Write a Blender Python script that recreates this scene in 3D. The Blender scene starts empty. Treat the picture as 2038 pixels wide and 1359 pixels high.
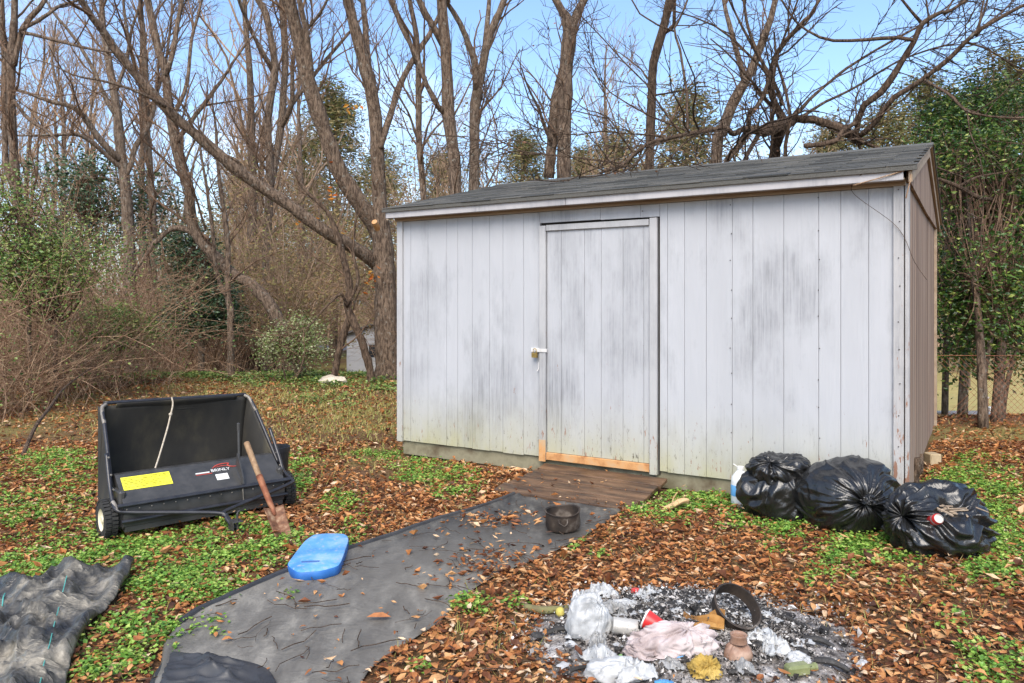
import bpy, bmesh, math, random
import numpy as np
from mathutils import Vector, noise

# ------------------------------------------------------------------ camera, sky, sun, exposure
F, CX, HY, EYE = 1523.0, 1019.0, 603.0, 1.45      # photo focal length in px, principal column, horizon row, eye height
scene = bpy.context.scene
cam_d = bpy.data.cameras.new('camera'); cam = bpy.data.objects.new('camera', cam_d)
scene.collection.objects.link(cam); scene.camera = cam
cam.location = (0, 0, EYE); cam.rotation_euler = (math.radians(90), 0, 0)
cam_d.sensor_width = 36; cam_d.lens = F / 2038 * 36
cam_d.shift_y = -(679.5 - HY) / 2038
cam_d.clip_start = .05; cam_d.clip_end = 1500

SUN_EL, SUN_AZ = 46, 189         # azimuth: compass degrees from +Y clockwise (205 = behind the camera, to its left)
world = bpy.data.worlds.new('World'); scene.world = world; world.use_nodes = True
wn, wl = world.node_tree.nodes, world.node_tree.links
bg = wn['Background']
sky = wn.new('ShaderNodeTexSky'); sky.sky_type = 'NISHITA'; sky.sun_disc = False
sky.sun_elevation = math.radians(SUN_EL); sky.sun_rotation = math.radians(SUN_AZ)
sky.air_density = 1.0; sky.dust_density = 1.6; sky.ozone_density = 3.0
tc = wn.new('ShaderNodeTexCoord'); mp = wn.new('ShaderNodeMapping'); mp.inputs['Scale'].default_value = (1.2, 1.2, 3.5)
cn = wn.new('ShaderNodeTexNoise'); cn.inputs['Scale'].default_value = 1.6; cn.inputs['Detail'].default_value = 6; cn.inputs['Roughness'].default_value = .6
cr = wn.new('ShaderNodeValToRGB'); cr.color_ramp.elements[0].position = .52; cr.color_ramp.elements[1].position = .8
cr.color_ramp.elements[1].color = (.4, .4, .4, 1)
mx = wn.new('ShaderNodeMix'); mx.data_type = 'RGBA'; mx.inputs['B'].default_value = (8.5, 9.0, 9.6, 1)
wl.new(tc.outputs['Generated'], mp.inputs['Vector']); wl.new(mp.outputs[0], cn.inputs['Vector']); wl.new(cn.outputs[0], cr.inputs[0])
wl.new(cr.outputs[0], mx.inputs['Factor']); hs_ = wn.new('ShaderNodeHueSaturation'); hs_.inputs['Saturation'].default_value = 1.03; wl.new(sky.outputs[0], hs_.inputs['Color']); wl.new(hs_.outputs[0], mx.inputs['A']); wl.new(mx.outputs['Result'], bg.inputs['Color'])
bg.inputs['Strength'].default_value = .15
sun_d = bpy.data.lights.new('sun', 'SUN'); sun = bpy.data.objects.new('sun', sun_d); scene.collection.objects.link(sun)
sun_d.energy = 2.2; sun_d.angle = math.radians(42); sun_d.color = (1, .92, .80)
az = math.radians(SUN_AZ); el = math.radians(SUN_EL)
to_sun = Vector((math.sin(az) * math.cos(el), math.cos(az) * math.cos(el), math.sin(el)))
sun.rotation_euler = to_sun.to_track_quat('Z', 'Y').to_euler()
sun.location = (-6, -8, 12)
vs = scene.view_settings; vs.view_transform = 'Standard'; vs.look = 'None'; vs.gamma = 1; vs.exposure = 1.05
scene.cycles.max_bounces = 6; scene.cycles.transparent_max_bounces = 8
scene.cycles.use_denoising = True

# ------------------------------------------------------------------ helpers
rng = np.random.default_rng(11); random.seed(11)
C = scene.collection

def smooth01(t): t = np.clip(t, 0, 1); return t * t * (3 - 2 * t)

def gz(x, y):
    """height of the ground"""
    x = np.asarray(x, float); y = np.asarray(y, float)
    y0 = 15 - 5.3 * smooth01((x - 2.5) / 2.5)
    sl = .083 + .067 * smooth01((x - 2.5) / 2.5)
    fall = -np.clip(sl * (y - y0), 0, 1.25)
    return fall + .010 * np.sin(1.7 * x + .9 * y) + .008 * np.sin(2.9 * y - 1.3 * x + 1) + .006 * np.sin(5.1 * x + 3.3 * y)

def P(px, py, d): return np.array([(px - CX) / F * d, d, EYE - (py - HY) / F * d])
def G(px, py, z=0.):
    d = F * (EYE - z) / (py - HY); return np.array([(px - CX) / F * d, d, z])
def proj(x, y, z=0.): return CX + F * x / y, HY + F * (EYE - z) / y

def tag(o, label=None, cat=None, group=None, kind=None):
    if label: o['label'] = label
    if cat: o['category'] = cat
    if group: o['group'] = group
    if kind: o['kind'] = kind
    return o

def empty(name, loc=(0, 0, 0), rz=0.):
    o = bpy.data.objects.new(name, None); C.objects.link(o); o.location = loc; o.rotation_euler = (0, 0, rz)
    o.empty_display_size = .1; return o

def thing(name, label, cat, loc=(0, 0, 0), rz=0., group=None): return tag(empty(name, loc, rz), label, cat, group)

def mesh_obj(name, V, faces, mat, parent=None, smooth=False, sharp=None, bevel=0):
    V = np.asarray(V, np.float32).reshape(-1, 3)
    if not isinstance(faces, (list, tuple)): faces = [faces]
    faces = [np.asarray(f, np.int32) for f in faces if len(f)]
    me = bpy.data.meshes.new(name)
    me.vertices.add(len(V)); me.vertices.foreach_set('co', V.ravel())
    loops = np.concatenate([f.ravel() for f in faces]); cnt = np.concatenate([np.full(len(f), f.shape[1], np.int32) for f in faces])
    st = np.concatenate([[0], np.cumsum(cnt)[:-1]]).astype(np.int32)
    me.loops.add(len(loops)); me.loops.foreach_set('vertex_index', loops)
    me.polygons.add(len(cnt)); me.polygons.foreach_set('loop_start', st); me.polygons.foreach_set('loop_total', cnt)
    me.update(calc_edges=True)
    if bevel:
        bm = bmesh.new(); bm.from_mesh(me)
        bmesh.ops.recalc_face_normals(bm, faces=bm.faces)
        bmesh.ops.bevel(bm, geom=[e for e in bm.edges if e.is_manifold and e.calc_face_angle(0) > .6], offset=bevel, segments=1, affect='EDGES', clamp_overlap=True)
        bm.to_mesh(me); bm.free()
    me.polygons.foreach_set('use_smooth', np.full(len(me.polygons), bool(smooth)))
    if smooth:
        if sharp: me.set_sharp_from_angle(angle=math.radians(sharp))
    me.materials.append(mat)
    o = bpy.data.objects.new(name, me); C.objects.link(o)
    if parent is not None: o.parent = parent
    return o

def spline(pts, n):
    """Catmull-Rom through rows of pts (any number of columns), n samples evenly along the length"""
    p = np.asarray(pts, float); m = len(p)
    if m == 2: return p[0] + (p[1] - p[0]) * np.linspace(0, 1, n)[:, None]
    q = np.vstack([2 * p[0] - p[1], p, 2 * p[-1] - p[-2]])
    L = np.concatenate([[0], np.cumsum(np.linalg.norm(np.diff(p[:, :3], axis=0), axis=1))])
    s = np.linspace(0, L[-1], n); i = np.clip(np.searchsorted(L, s, side='right') - 1, 0, m - 2)
    t = ((s - L[i]) / np.maximum(L[i + 1] - L[i], 1e-9))[:, None]
    a, b, c, d = q[i], q[i + 1], q[i + 2], q[i + 3]
    return .5 * (2 * b + (c - a) * t + (2 * a - 5 * b + 4 * c - d) * t * t + (3 * b - a - 3 * c + d) * t ** 3)

def tubes(paths, radii, S, caps=False):
    """paths (N,K,3), radii (N,K): N tubes of K rings with S sides"""
    paths = np.asarray(paths, float); radii = np.asarray(radii, float)
    N, K, _ = paths.shape
    t = np.gradient(paths, axis=1); t /= np.linalg.norm(t, axis=2, keepdims=True) + 1e-12
    mean = paths[:, -1] - paths[:, 0]; mean /= np.linalg.norm(mean, axis=1, keepdims=True) + 1e-12
    ref = np.where(np.abs(mean[:, 2:3]) < .8, np.array([[0, 0, 1.]]), np.array([[1., .2, 0]]))
    ref = np.repeat(ref[:, None], K, 1)
    u = np.cross(t, ref); u /= np.linalg.norm(u, axis=2, keepdims=True) + 1e-12
    w = np.cross(t, u)
    a = np.arange(S) / S * 2 * np.pi
    ring = u[:, :, None] * np.cos(a)[None, None, :, None] + w[:, :, None] * np.sin(a)[None, None, :, None]
    V = (paths[:, :, None] + ring * radii[:, :, None, None]).reshape(-1, 3)
    base = (np.arange(N) * K * S)[:, None, None] + (np.arange(K - 1) * S)[None, :, None] + np.arange(S)[None, None]
    nxt = (np.arange(N) * K * S)[:, None, None] + (np.arange(K - 1) * S)[None, :, None] + ((np.arange(S) + 1) % S)[None, None]
    Fq = np.stack([base, nxt, nxt + S, base + S], -1).reshape(-1, 4)
    fs = [Fq]
    if caps:
        for n in range(N):
            fs.append((np.arange(S)[::-1] + n * K * S)[None]); fs.append((np.arange(S) + n * K * S + (K - 1) * S)[None])
    return V, fs

class MB:
    """collects shapes for ONE mesh"""
    def __init__(s): s.V = []; s.F = []; s.n = 0
    def add(s, V, fs):
        V = np.asarray(V, float).reshape(-1, 3)
        if not isinstance(fs, (list, tuple)): fs = [fs]
        for f in fs: s.F.append(np.asarray(f, np.int64) + s.n)
        s.V.append(V); s.n += len(V); return s
    def box(s, x0, x1, y0, y1, z0, z1, M=None):
        V = np.array([(x, y, z) for z in (z0, z1) for y in (y0, y1) for x in (x0, x1)], float)
        if M is not None: V = np.array([M @ Vector(v) for v in V])
        return s.add(V, np.array([(0, 2, 3, 1), (4, 5, 7, 6), (0, 1, 5, 4), (2, 6, 7, 3), (0, 4, 6, 2), (1, 3, 7, 5)]))
    def tube(s, pts, r, S=10, n=None, caps=True):
        pts = np.asarray(pts, float)
        if n: pts = spline(pts, n)
        r = np.full(len(pts), r, float) if np.isscalar(r) else np.interp(np.linspace(0, 1, len(pts)), np.linspace(0, 1, len(r)), r)
        return s.add(*tubes(pts[None], r[None], S, caps))
    def lathe(s, prof, S=32, M=None):
        """prof: (r,z) list turned round z"""
        prof = np.asarray(prof, float); K = len(prof); a = np.arange(S) / S * 2 * np.pi
        V = np.stack([prof[:, 0:1] * np.cos(a), prof[:, 0:1] * np.sin(a), np.repeat(prof[:, 1:2], S, 1)], -1).reshape(-1, 3)
        if M is not None: V = np.array([M @ Vector(v) for v in V])
        b = (np.arange(K - 1) * S)[:, None] + np.arange(S); c = (np.arange(K - 1) * S)[:, None] + (np.arange(S) + 1) % S
        return s.add(V, np.stack([b, c, c + S, b + S], -1).reshape(-1, 4))
    def prism(s, poly, x0, x1):
        """poly in (y,z) extruded along x"""
        n = len(poly); V = np.array([(x0, y, z) for y, z in poly] + [(x1, y, z) for y, z in poly])
        i = np.arange(n); j = (i + 1) % n
        return s.add(V, [np.stack([i, j, j + n, i + n], 1), i[::-1][None], (i + n)[None]])
    def slab(s, poly, z0, z1):
        """poly in (x,y) extruded along z"""
        n = len(poly); V = np.array([(x, y, z0) for x, y in poly] + [(x, y, z1) for x, y in poly])
        i = np.arange(n); j = (i + 1) % n
        return s.add(V, [np.stack([i, j, j + n, i + n], 1), i[::-1][None], (i + n)[None]])
    def build(s, name, mat, parent=None, **k):
        return mesh_obj(name, np.concatenate(s.V), s.F, mat, parent, **k)

def copy_tree(o, parent=None):
    c = o.copy(); C.objects.link(c)
    if parent is not None: c.parent = parent
    for ch in list(o.children): copy_tree(ch, c)
    return c

def leaves(pos, size, rng, aspect=.5, flat=0., fold=.25, tilt=None):
    """one pointed, folded leaf of four triangles at each position; flat = 1 lies on the ground"""
    n = len(pos); size = np.broadcast_to(size, (n,))[:, None]
    a = rng.uniform(0, 2 * np.pi, n); up = rng.normal(0, 1, (n, 3)) * (1 - flat); up[:, 2] += flat * 1. + .15
    up /= np.linalg.norm(up, axis=1, keepdims=True) + 1e-9
    d = np.stack([np.cos(a), np.sin(a), np.zeros(n)], 1); d -= up * np.sum(d * up, 1, keepdims=True)
    d /= np.linalg.norm(d, axis=1, keepdims=True) + 1e-9
    s = np.cross(up, d); w = aspect * rng.uniform(.7, 1.25, (n, 1))
    curl = rng.uniform(-.28, .28, (n, 1)); fo = rng.uniform(.2, 1.3, (n, 1)) * fold
    b = pos - d * size * .5; tip = pos + d * size * .5 + up * size * curl
    m = pos - up * size * fo * .35
    l = pos + s * size * w * .5 + up * size * fo * .3; r = pos - s * size * w * .5 + up * size * fo * .3
    V = np.stack([b, l, r, m, tip], 1).reshape(-1, 3)
    o = (np.arange(n) * 5)[:, None, None]
    Fc = (np.array([[0, 3, 1], [0, 2, 3], [3, 4, 1], [2, 4, 3]])[None] + o).reshape(-1, 3)
    return V, Fc

def fine_leaves(pos, size, rng, aspect=.45, flat=.8, fold=.4):
    """pointed oval leaf with a bent midrib: 8 vertices, 8 triangles"""
    n = len(pos); size = np.broadcast_to(size, (n,))[:, None]
    a = rng.uniform(0, 2 * np.pi, n); up = rng.normal(0, 1, (n, 3)) * (1 - flat); up[:, 2] += flat + .15
    up /= np.linalg.norm(up, axis=1, keepdims=True) + 1e-9
    d = np.stack([np.cos(a), np.sin(a), np.zeros(n)], 1); d -= up * np.sum(d * up, 1, keepdims=True); d /= np.linalg.norm(d, axis=1, keepdims=True) + 1e-9
    s = np.cross(up, d); w = aspect * rng.uniform(.65, 1.3, (n, 1)); cu = rng.uniform(-.5, .5, (n, 1)); fo = rng.uniform(-.3, 1.2, (n, 1)) * fold; tw = rng.uniform(-.25, .25, (n, 1))
    def pt(t, side, k):
        return pos + size * (d * (t - .5) + s * side * w * k * .5 + up * (cu * (t - .5) ** 2 * 2 + fo * abs(side) * k * .3 + tw * side * (t - .5)))
    V = np.stack([pt(0, 0, 0), pt(.3, 1, .85), pt(.3, -1, .85), pt(.3, 0, 0), pt(.65, 1, .9), pt(.65, -1, .9), pt(.65, 0, 0), pt(1, 0, 0)], 1).reshape(-1, 3)
    T = np.array([[0, 3, 1], [0, 2, 3], [1, 3, 6], [1, 6, 4], [3, 2, 5], [3, 5, 6], [4, 6, 7], [6, 5, 7]])
    return V, (T[None] + (np.arange(n) * 8)[:, None, None]).reshape(-1, 3)

# ------------------------------------------------------------------ materials
def new_mat(name):
    m = bpy.data.materials.new(name); m.use_nodes = True; nt = m.node_tree
    return m, nt, nt.nodes, nt.links, nt.nodes['Principled BSDF']

def ramp(nodes, cols, pos=None):
    r = nodes.new('ShaderNodeValToRGB'); e = r.color_ramp.elements
    pos = pos or list(np.linspace(0, 1, len(cols)))
    while len(e) < len(cols): e.new(.5)
    for i, (c, p) in enumerate(zip(cols, pos)): e[i].position = p; e[i].color = (*c, 1)
    return r

def coords(nodes, links, scale=(1, 1, 1), kind='Object', loc=(0, 0, 0)):
    t = nodes.new('ShaderNodeTexCoord'); m = nodes.new('ShaderNodeMapping')
    m.inputs['Scale'].default_value = scale; m.inputs['Location'].default_value = loc
    links.new(t.outputs[kind], m.inputs[0]); return m.outputs[0]

def noise_tex(nodes, links, vec, scale, detail=5, rough=.6):
    n = nodes.new('ShaderNodeTexNoise'); n.inputs['Scale'].default_value = scale; n.inputs['Detail'].default_value = detail
    n.inputs['Roughness'].default_value = rough
    if vec is not None: links.new(vec, n.inputs['Vector'])
    return n.outputs[0]

def mixc(nodes, links, fac, a, b, mode='MIX'):
    m = nodes.new('ShaderNodeMix'); m.data_type = 'RGBA'; m.blend_type = mode
    for k, v in (('Factor', fac), ('A', a), ('B', b)):
        if isinstance(v, (int, float)): m.inputs[k].default_value = v
        elif isinstance(v, tuple): m.inputs[k].default_value = (*v, 1)
        else: links.new(v, m.inputs[k])
    return m.outputs['Result']

def mathn(nodes, links, op, a, b=None, clamp=False):
    m = nodes.new('ShaderNodeMath'); m.operation = op; m.use_clamp = clamp
    for i, v in enumerate((a, b)):
        if v is None: continue
        if isinstance(v, (int, float)): m.inputs[i].default_value = v
        else: links.new(v, m.inputs[i])
    return m.outputs[0]

def bump(nodes, links, bsdf, h, strength=.3, dist=.02):
    b = nodes.new('ShaderNodeBump'); b.inputs['Strength'].default_value = strength; b.inputs['Distance'].default_value = dist
    links.new(h, b.inputs['Height']); links.new(b.outputs[0], bsdf.inputs['Normal'])

def simple(name, cols, scale=8, rough=.6, stretch=(1, 1, 1), bmp=.2, dist=.01, metal=0., spec=.5, pos=None, detail=6, rr=None):
    m, nt, N, L, b = new_mat(name)
    v = coords(N, L, stretch); n = noise_tex(N, L, v, scale, detail)
    r = ramp(N, cols, pos or list(np.linspace(.3, .7, len(cols)))); L.new(n, r.inputs[0]); L.new(r.outputs[0], b.inputs['Base Color'])
    b.inputs['Roughness'].default_value = rough; b.inputs['Metallic'].default_value = metal; b.inputs['Specular IOR Level'].default_value = spec
    if rr:
        r2 = ramp(N, [(rr[0],) * 3, (rr[1],) * 3], [.35, .65]); L.new(noise_tex(N, L, v, scale * 2.3, 4), r2.inputs[0]); L.new(r2.outputs[0], b.inputs['Roughness'])
    if bmp: bump(N, L, b, noise_tex(N, L, v, scale * 3, 5), bmp, dist)
    return m

def island(name, cols, rough=.6, pos=None, trans=0., spec=.3, vary=.25):
    """colour by Random Per Island: each leaf its own"""
    m, nt, N, L, b = new_mat(name)
    g = N.new('ShaderNodeNewGeometry'); r = ramp(N, cols, pos); L.new(g.outputs['Random Per Island'], r.inputs[0])
    n = noise_tex(N, L, coords(N, L), 40, 3); d = ramp(N, [(1 - vary,) * 3, (1 + vary,) * 3], [.3, .7]); L.new(n, d.inputs[0])
    c = mixc(N, L, 1., r.outputs[0], d.outputs[0], 'MULTIPLY'); L.new(c, b.inputs['Base Color'])
    b.inputs['Roughness'].default_value = rough; b.inputs['Specular IOR Level'].default_value = spec
    if trans:
        tr = N.new('ShaderNodeBsdfTranslucent'); L.new(c, tr.inputs[0]); ms = N.new('ShaderNodeMixShader'); ms.inputs[0].default_value = trans
        out = N['Material Output']; L.new(b.outputs[0], ms.inputs[1]); L.new(tr.outputs[0], ms.inputs[2]); L.new(ms.outputs[0], out.inputs[0])
    return m

def bark(name, c0, c1, lichen=.0, scale=14):
    m, nt, N, L, b = new_mat(name)
    v = coords(N, L, (1, 1, .24)); n = noise_tex(N, L, v, scale * 2.2, 8, .72)
    r = ramp(N, [c0, c1], [.40, .62]); L.new(n, r.inputs[0]); col = r.outputs[0]
    if lichen:
        n2 = noise_tex(N, L, coords(N, L), 13, 6, .7); r2 = ramp(N, [(0, 0, 0), (1, 1, 1)], [.66 - lichen * .14, .74]); L.new(n2, r2.inputs[0])
        col = mixc(N, L, r2.outputs[0], col, (.36, .36, .31))
    L.new(col, b.inputs['Base Color']); b.inputs['Roughness'].default_value = .9; b.inputs['Specular IOR Level'].default_value = .2
    bump(N, L, b, n, 1., .06); return m

M = {}
M['bark'] = bark('bark_brown', (.062, .042, .030), (.27, .195, .14), .6)
M['bark_grey'] = bark('bark_grey', (.09, .062, .045), (.30, .225, .165), .8)
M['bark_dark'] = bark('bark_dark', (.045, .029, .020), (.19, .13, .09), .3)
M['twig'] = bark('twig_bark', (.09, .054, .035), (.27, .175, .115), .2, 6)
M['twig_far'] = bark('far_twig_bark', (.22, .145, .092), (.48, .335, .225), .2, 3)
M['briar'] = bark('briar_stem', (.17, .085, .05), (.52, .36, .23), .0, 5)
M['tan_leaf'] = island('tan_clinging_leaf', [(.24, .15, .07), (.36, .24, .11), (.30, .27, .10), (.20, .19, .07)], .6, None, .25)
M['dead_leaf'] = island('dead_leaf', [(.05, .022, .013), (.17, .06, .024), (.33, .125, .042), (.46, .20, .065), (.54, .31, .14), (.64, .48, .32)], .6, [0, .2, .44, .68, .9, 1], .15)
M['orange_leaf'] = island('orange_leaf', [(.42, .10, .02), (.55, .2, .03), (.5, .3, .06)], .55, None, .3)
M['yellow_leaf'] = island('yellow_leaf', [(.30, .17, .05), (.5, .33, .06), (.33, .28, .07)], .55, None, .3)
M['brown_speck'] = island('dry_twig_leaf', [(.10, .05, .03), (.22, .11, .06)], .7)
M['weed'] = island('weed_leaf', [(.06, .15, .02), (.14, .29, .04), (.24, .39, .06), (.36, .44, .10)], .45, None, .25, .4)
M['ivy'] = island('ground_ivy_leaf', [(.04, .09, .018), (.10, .19, .035), (.20, .27, .06), (.32, .33, .10)], .4, None, .2, .5)
M['privet'] = island('privet_leaf', [(.02, .05, .010), (.05, .115, .02), (.13, .21, .035), (.36, .40, .10)], .35, [0, .5, .85, 1], .25, .5)
M['holly'] = island('holly_leaf', [(.014, .035, .014), (.028, .07, .025), (.07, .12, .05), (.16, .20, .11)], .3, None, .1, .6)
M['bushleaf'] = island('bush_leaf', [(.08, .15, .03), (.18, .26, .07), (.33, .36, .16), (.48, .48, .32)], .4, None, .25, .5)
M['needle'] = island('pine_needle', [(.07, .085, .03), (.14, .15, .05), (.24, .20, .08), (.28, .20, .10)], .6, None, .15)
M['grass'] = island('short_grass', [(.26, .20, .06), (.34, .28, .09), (.20, .26, .05), (.42, .32, .15)], .6, None, .2)

# weathered white paint, in the shed's own coordinates: mildew, green-yellow algae low down, flakes to bare wood
def paint(name, base=(.385, .393, .412), flake=.0, low=1.0, peel_z=None):
    m, nt, N, L, b = new_mat(name)
    v = coords(N, L); sep = N.new('ShaderNodeSeparateXYZ'); L.new(v, sep.inputs[0]); z = sep.outputs[2]
    vs_ = coords(N, L, (1, 1, .16))
    grain = noise_tex(N, L, coords(N, L, (1, 1, .035)), 70, 4, .7)
    big = noise_tex(N, L, coords(N, L, (1, 1, .42)), 1.9, 6, .66)
    r = ramp(N, [(0, 0, 0), (1, 1, 1)], [.47, .68]); L.new(big, r.inputs[0])
    g2 = ramp(N, [(.0,) * 3, (1,) * 3], [.38, .62]); L.new(grain, g2.inputs[0])
    mil = mathn(N, L, 'MULTIPLY', r.outputs[0], mathn(N, L, 'ADD', mathn(N, L, 'MULTIPLY', g2.outputs[0], .6), .3))
    tone = ramp(N, [tuple(c * .93 for c in base), tuple(min(c * 1.05, .8) for c in base)], [.3, .7]); L.new(noise_tex(N, L, vs_, 3.1, 4), tone.inputs[0])
    col = mixc(N, L, mathn(N, L, 'MULTIPLY', mil, 1., True), tone.outputs[0], (.17, .175, .185))
    if low:
        zr = N.new('ShaderNodeMapRange'); zr.inputs[1].default_value = .15; zr.inputs[2].default_value = .75; zr.inputs[3].default_value = 1; zr.inputs[4].default_value = 0
        L.new(z, zr.inputs[0]); n3 = noise_tex(N, L, coords(N, L, (1, 1, .5)), 5, 6, .7)
        a = mathn(N, L, 'MULTIPLY', mathn(N, L, 'POWER', zr.outputs[0], 1.7), mathn(N, L, 'MULTIPLY', n3, 1.5), True)
        col = mixc(N, L, mathn(N, L, 'MULTIPLY', a, low, True), col, (.36, .34, .19))
        n4 = noise_tex(N, L, coords(N, L, (1, 1, .3)), 34, 5, .75); r4 = ramp(N, [(0, 0, 0), (1, 1, 1)], [.58, .66]); L.new(n4, r4.inputs[0])
        sp = mathn(N, L, 'MULTIPLY', r4.outputs[0], mathn(N, L, 'MULTIPLY', a, 1.6, True))
        col = mixc(N, L, sp, col, (.07, .06, .04))
    if flake:
        n5 = noise_tex(N, L, coords(N, L, (1, 1, .22)), 30, 6, .7); hi = ramp(N, [(1, 1, 1), (0, 0, 0)], [.0, 1.])
        zz = N.new('ShaderNodeMapRange'); zz.inputs[1].default_value = 0; zz.inputs[2].default_value = peel_z or 2.2; zz.inputs[3].default_value = .25 * flake; zz.inputs[4].default_value = -.06
        L.new(z, zz.inputs[0]); f5 = mathn(N, L, 'ADD', n5, zz.outputs[0]); r5 = ramp(N, [(0, 0, 0), (1, 1, 1)], [.64, .67]); L.new(f5, r5.inputs[0])
        col = mixc(N, L, r5.outputs[0], col, (.24, .13, .085))
    n6 = noise_tex(N, L, coords(N, L, (1, 1, .3)), 55, 4, .7); r6 = ramp(N, [(0, 0, 0), (1, 1, 1)], [.72, .75]); L.new(n6, r6.inputs[0])
    col = mixc(N, L, mathn(N, L, 'MULTIPLY', r6.outputs[0], .7), col, (.12, .10, .09))
    L.new(col, b.inputs['Base Color']); b.inputs['Roughness'].default_value = .55
    knots = noise_tex(N, L, coords(N, L), 9, 3, .5)
    kn = N.new('ShaderNodeTexWave'); kn.wave_type = 'RINGS'; kn.inputs['Scale'].default_value = 3; kn.inputs['Distortion'].default_value = 14; kn.inputs['Detail'].default_value = 3
    L.new(coords(N, L, (1, 1, .25)), kn.inputs[0])
    h = mathn(N, L, 'ADD', mathn(N, L, 'MULTIPLY', grain, 1.0), mathn(N, L, 'MULTIPLY', kn.outputs[1], .35))
    bump(N, L, b, h, .55, .006); return m

M['paint'] = paint('white_paint', low=.95, flake=.2, peel_z=1.2)
M['paint_trim'] = paint('white_paint_trim', (.385, .385, .39), flake=.35, low=.5, peel_z=1.6)
M['paint_corner'] = paint('flaking_paint', (.385, .375, .37), flake=.75, low=.3, peel_z=2.0)
M['fascia'] = paint('fascia_paint', (.385, .37, .375), flake=.0, low=0)
M['bare'] = simple('bare_wood', [(.30, .12, .04), (.50, .26, .10), (.42, .30, .18)], 9, .7, (1, 1, 1), .3, .004)
M['tanwood'] = simple('tan_wood', [(.24, .17, .11), (.36, .28, .20)], 6, .75, (.3, .3, 2), .3, .005)
M['side'] = simple('weathered_brown_siding', [(.11, .068, .046), (.23, .155, .11), (.34, .26, .20)], 6, .85, (1, 1, .06), .6, .006)
M['skid'] = simple('painted_skid', [(.12, .105, .06), (.22, .20, .13), (.09, .065, .035)], 4, .7, (1, 1, 1), .25, .006)
M['plank'] = simple('dark_wet_plank', [(.016, .011, .009), (.085, .045, .022), (.17, .095, .05)], 6, .5, (.5, 2.2, 2), .4, .006, rr=(.3, .75))
M['darkgap'] = simple('dark_inside', [(.02, .018, .016), (.03, .026, .022)], 5, .9)
def shingle_mat():
    m, nt, N, L, b = new_mat('asphalt_shingle')
    oi = N.new('ShaderNodeObjectInfo'); r = ramp(N, [(.034, .034, .031), (.062, .061, .055), (.10, .095, .083)]); L.new(oi.outputs['Random'], r.inputs[0])
    n = noise_tex(N, L, coords(N, L), 160, 3, .8); d = ramp(N, [(.5,) * 3, (1.6,) * 3], [.3, .7]); L.new(n, d.inputs[0])
    L.new(mixc(N, L, 1., r.outputs[0], d.outputs[0], 'MULTIPLY'), b.inputs['Base Color']); b.inputs['Roughness'].default_value = .85
    bump(N, L, b, n, .6, .004); return m
M['shingle'] = shingle_mat()
M['blackpaint'] = simple('black_powder_coat', [(.030, .030, .029), (.055, .053, .051)], 12, .45, bmp=.05, dist=.002, rr=(.28, .5))
M['tubecoat'] = simple('worn_black_tube', [(.012, .012, .016), (.03, .03, .034)], 20, .35, bmp=.05, dist=.002)
M['tubeworn'] = simple('bare_grey_tube', [(.10, .09, .075), (.32, .29, .25)], 22, .55, metal=.4)
M['hopper'] = simple('dark_hopper_fabric', [(.012, .012, .011), (.024, .022, .018), (.06, .052, .033)], 4, .8, (1, 1, .5), .25, .004)
M['tyre'] = simple('tyre_rubber', [(.012, .012, .012), (.03, .028, .024)], 18, .8)
M['cream'] = simple('cream_plastic', [(.52, .46, .32), (.62, .57, .42)], 6, .5)
M['rope'] = simple('cream_rope', [(.36, .30, .22), (.55, .48, .38)], 60, .9)
M['yellowlabel'] = simple('yellow_label', [(.72, .66, .02), (.78, .74, .06)], 8, .45, bmp=0)
M['whitelabel'] = simple('white_print', [(.62, .62, .58), (.72, .72, .7)], 8, .5, bmp=0)
M['redprint'] = simple('red_print', [(.42, .05, .035), (.5, .07, .05)], 8, .5, bmp=0)
M['darkprint'] = simple('dark_print', [(.10, .09, .01), (.16, .14, .02)], 40, .5, bmp=0)
M['rust'] = simple('rusty_steel', [(.10, .03, .015), (.24, .085, .04), (.34, .17, .09)], 14, .75, bmp=.4, dist=.003, metal=.25)
M['bladerust'] = simple('rusty_blade', [(.06, .024, .012), (.17, .075, .036), (.34, .23, .14)], 22, .75, bmp=.4, dist=.003, metal=.1)
M['handle'] = simple('weathered_handle', [(.16, .09, .045), (.34, .22, .12)], 10, .75, (3, 3, .4), .4, .004)
def board_mat():
    m, nt, N, L, b = new_mat('blue_foam')
    v = coords(N, L); r = ramp(N, [(.05, .20, .46), (.11, .32, .60), (.34, .48, .62)], [.32, .52, .72]); L.new(noise_tex(N, L, v, 5, 5, .6), r.inputs[0])
    n = noise_tex(N, L, v, 38, 4, .7); r2 = ramp(N, [(0, 0, 0), (1, 1, 1)], [.56, .66]); L.new(n, r2.inputs[0])
    L.new(mixc(N, L, mathn(N, L, 'MULTIPLY', r2.outputs[0], .75), r.outputs[0], (.35, .36, .34)), b.inputs['Base Color']); b.inputs['Roughness'].default_value = .6
    bump(N, L, b, noise_tex(N, L, v, 60, 3), .3, .004); return m
M['foam'] = board_mat()
M['pot'] = simple('black_nursery_plastic', [(.010, .011, .014), (.02, .021, .025)], 8, .45, bmp=.05)
M['soot'] = simple('sooty_metal', [(.012, .010, .009), (.05, .035, .025), (.20, .17, .14)], 9, .65, bmp=.4, dist=.004, metal=.2, pos=[.3, .55, .75])
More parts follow.
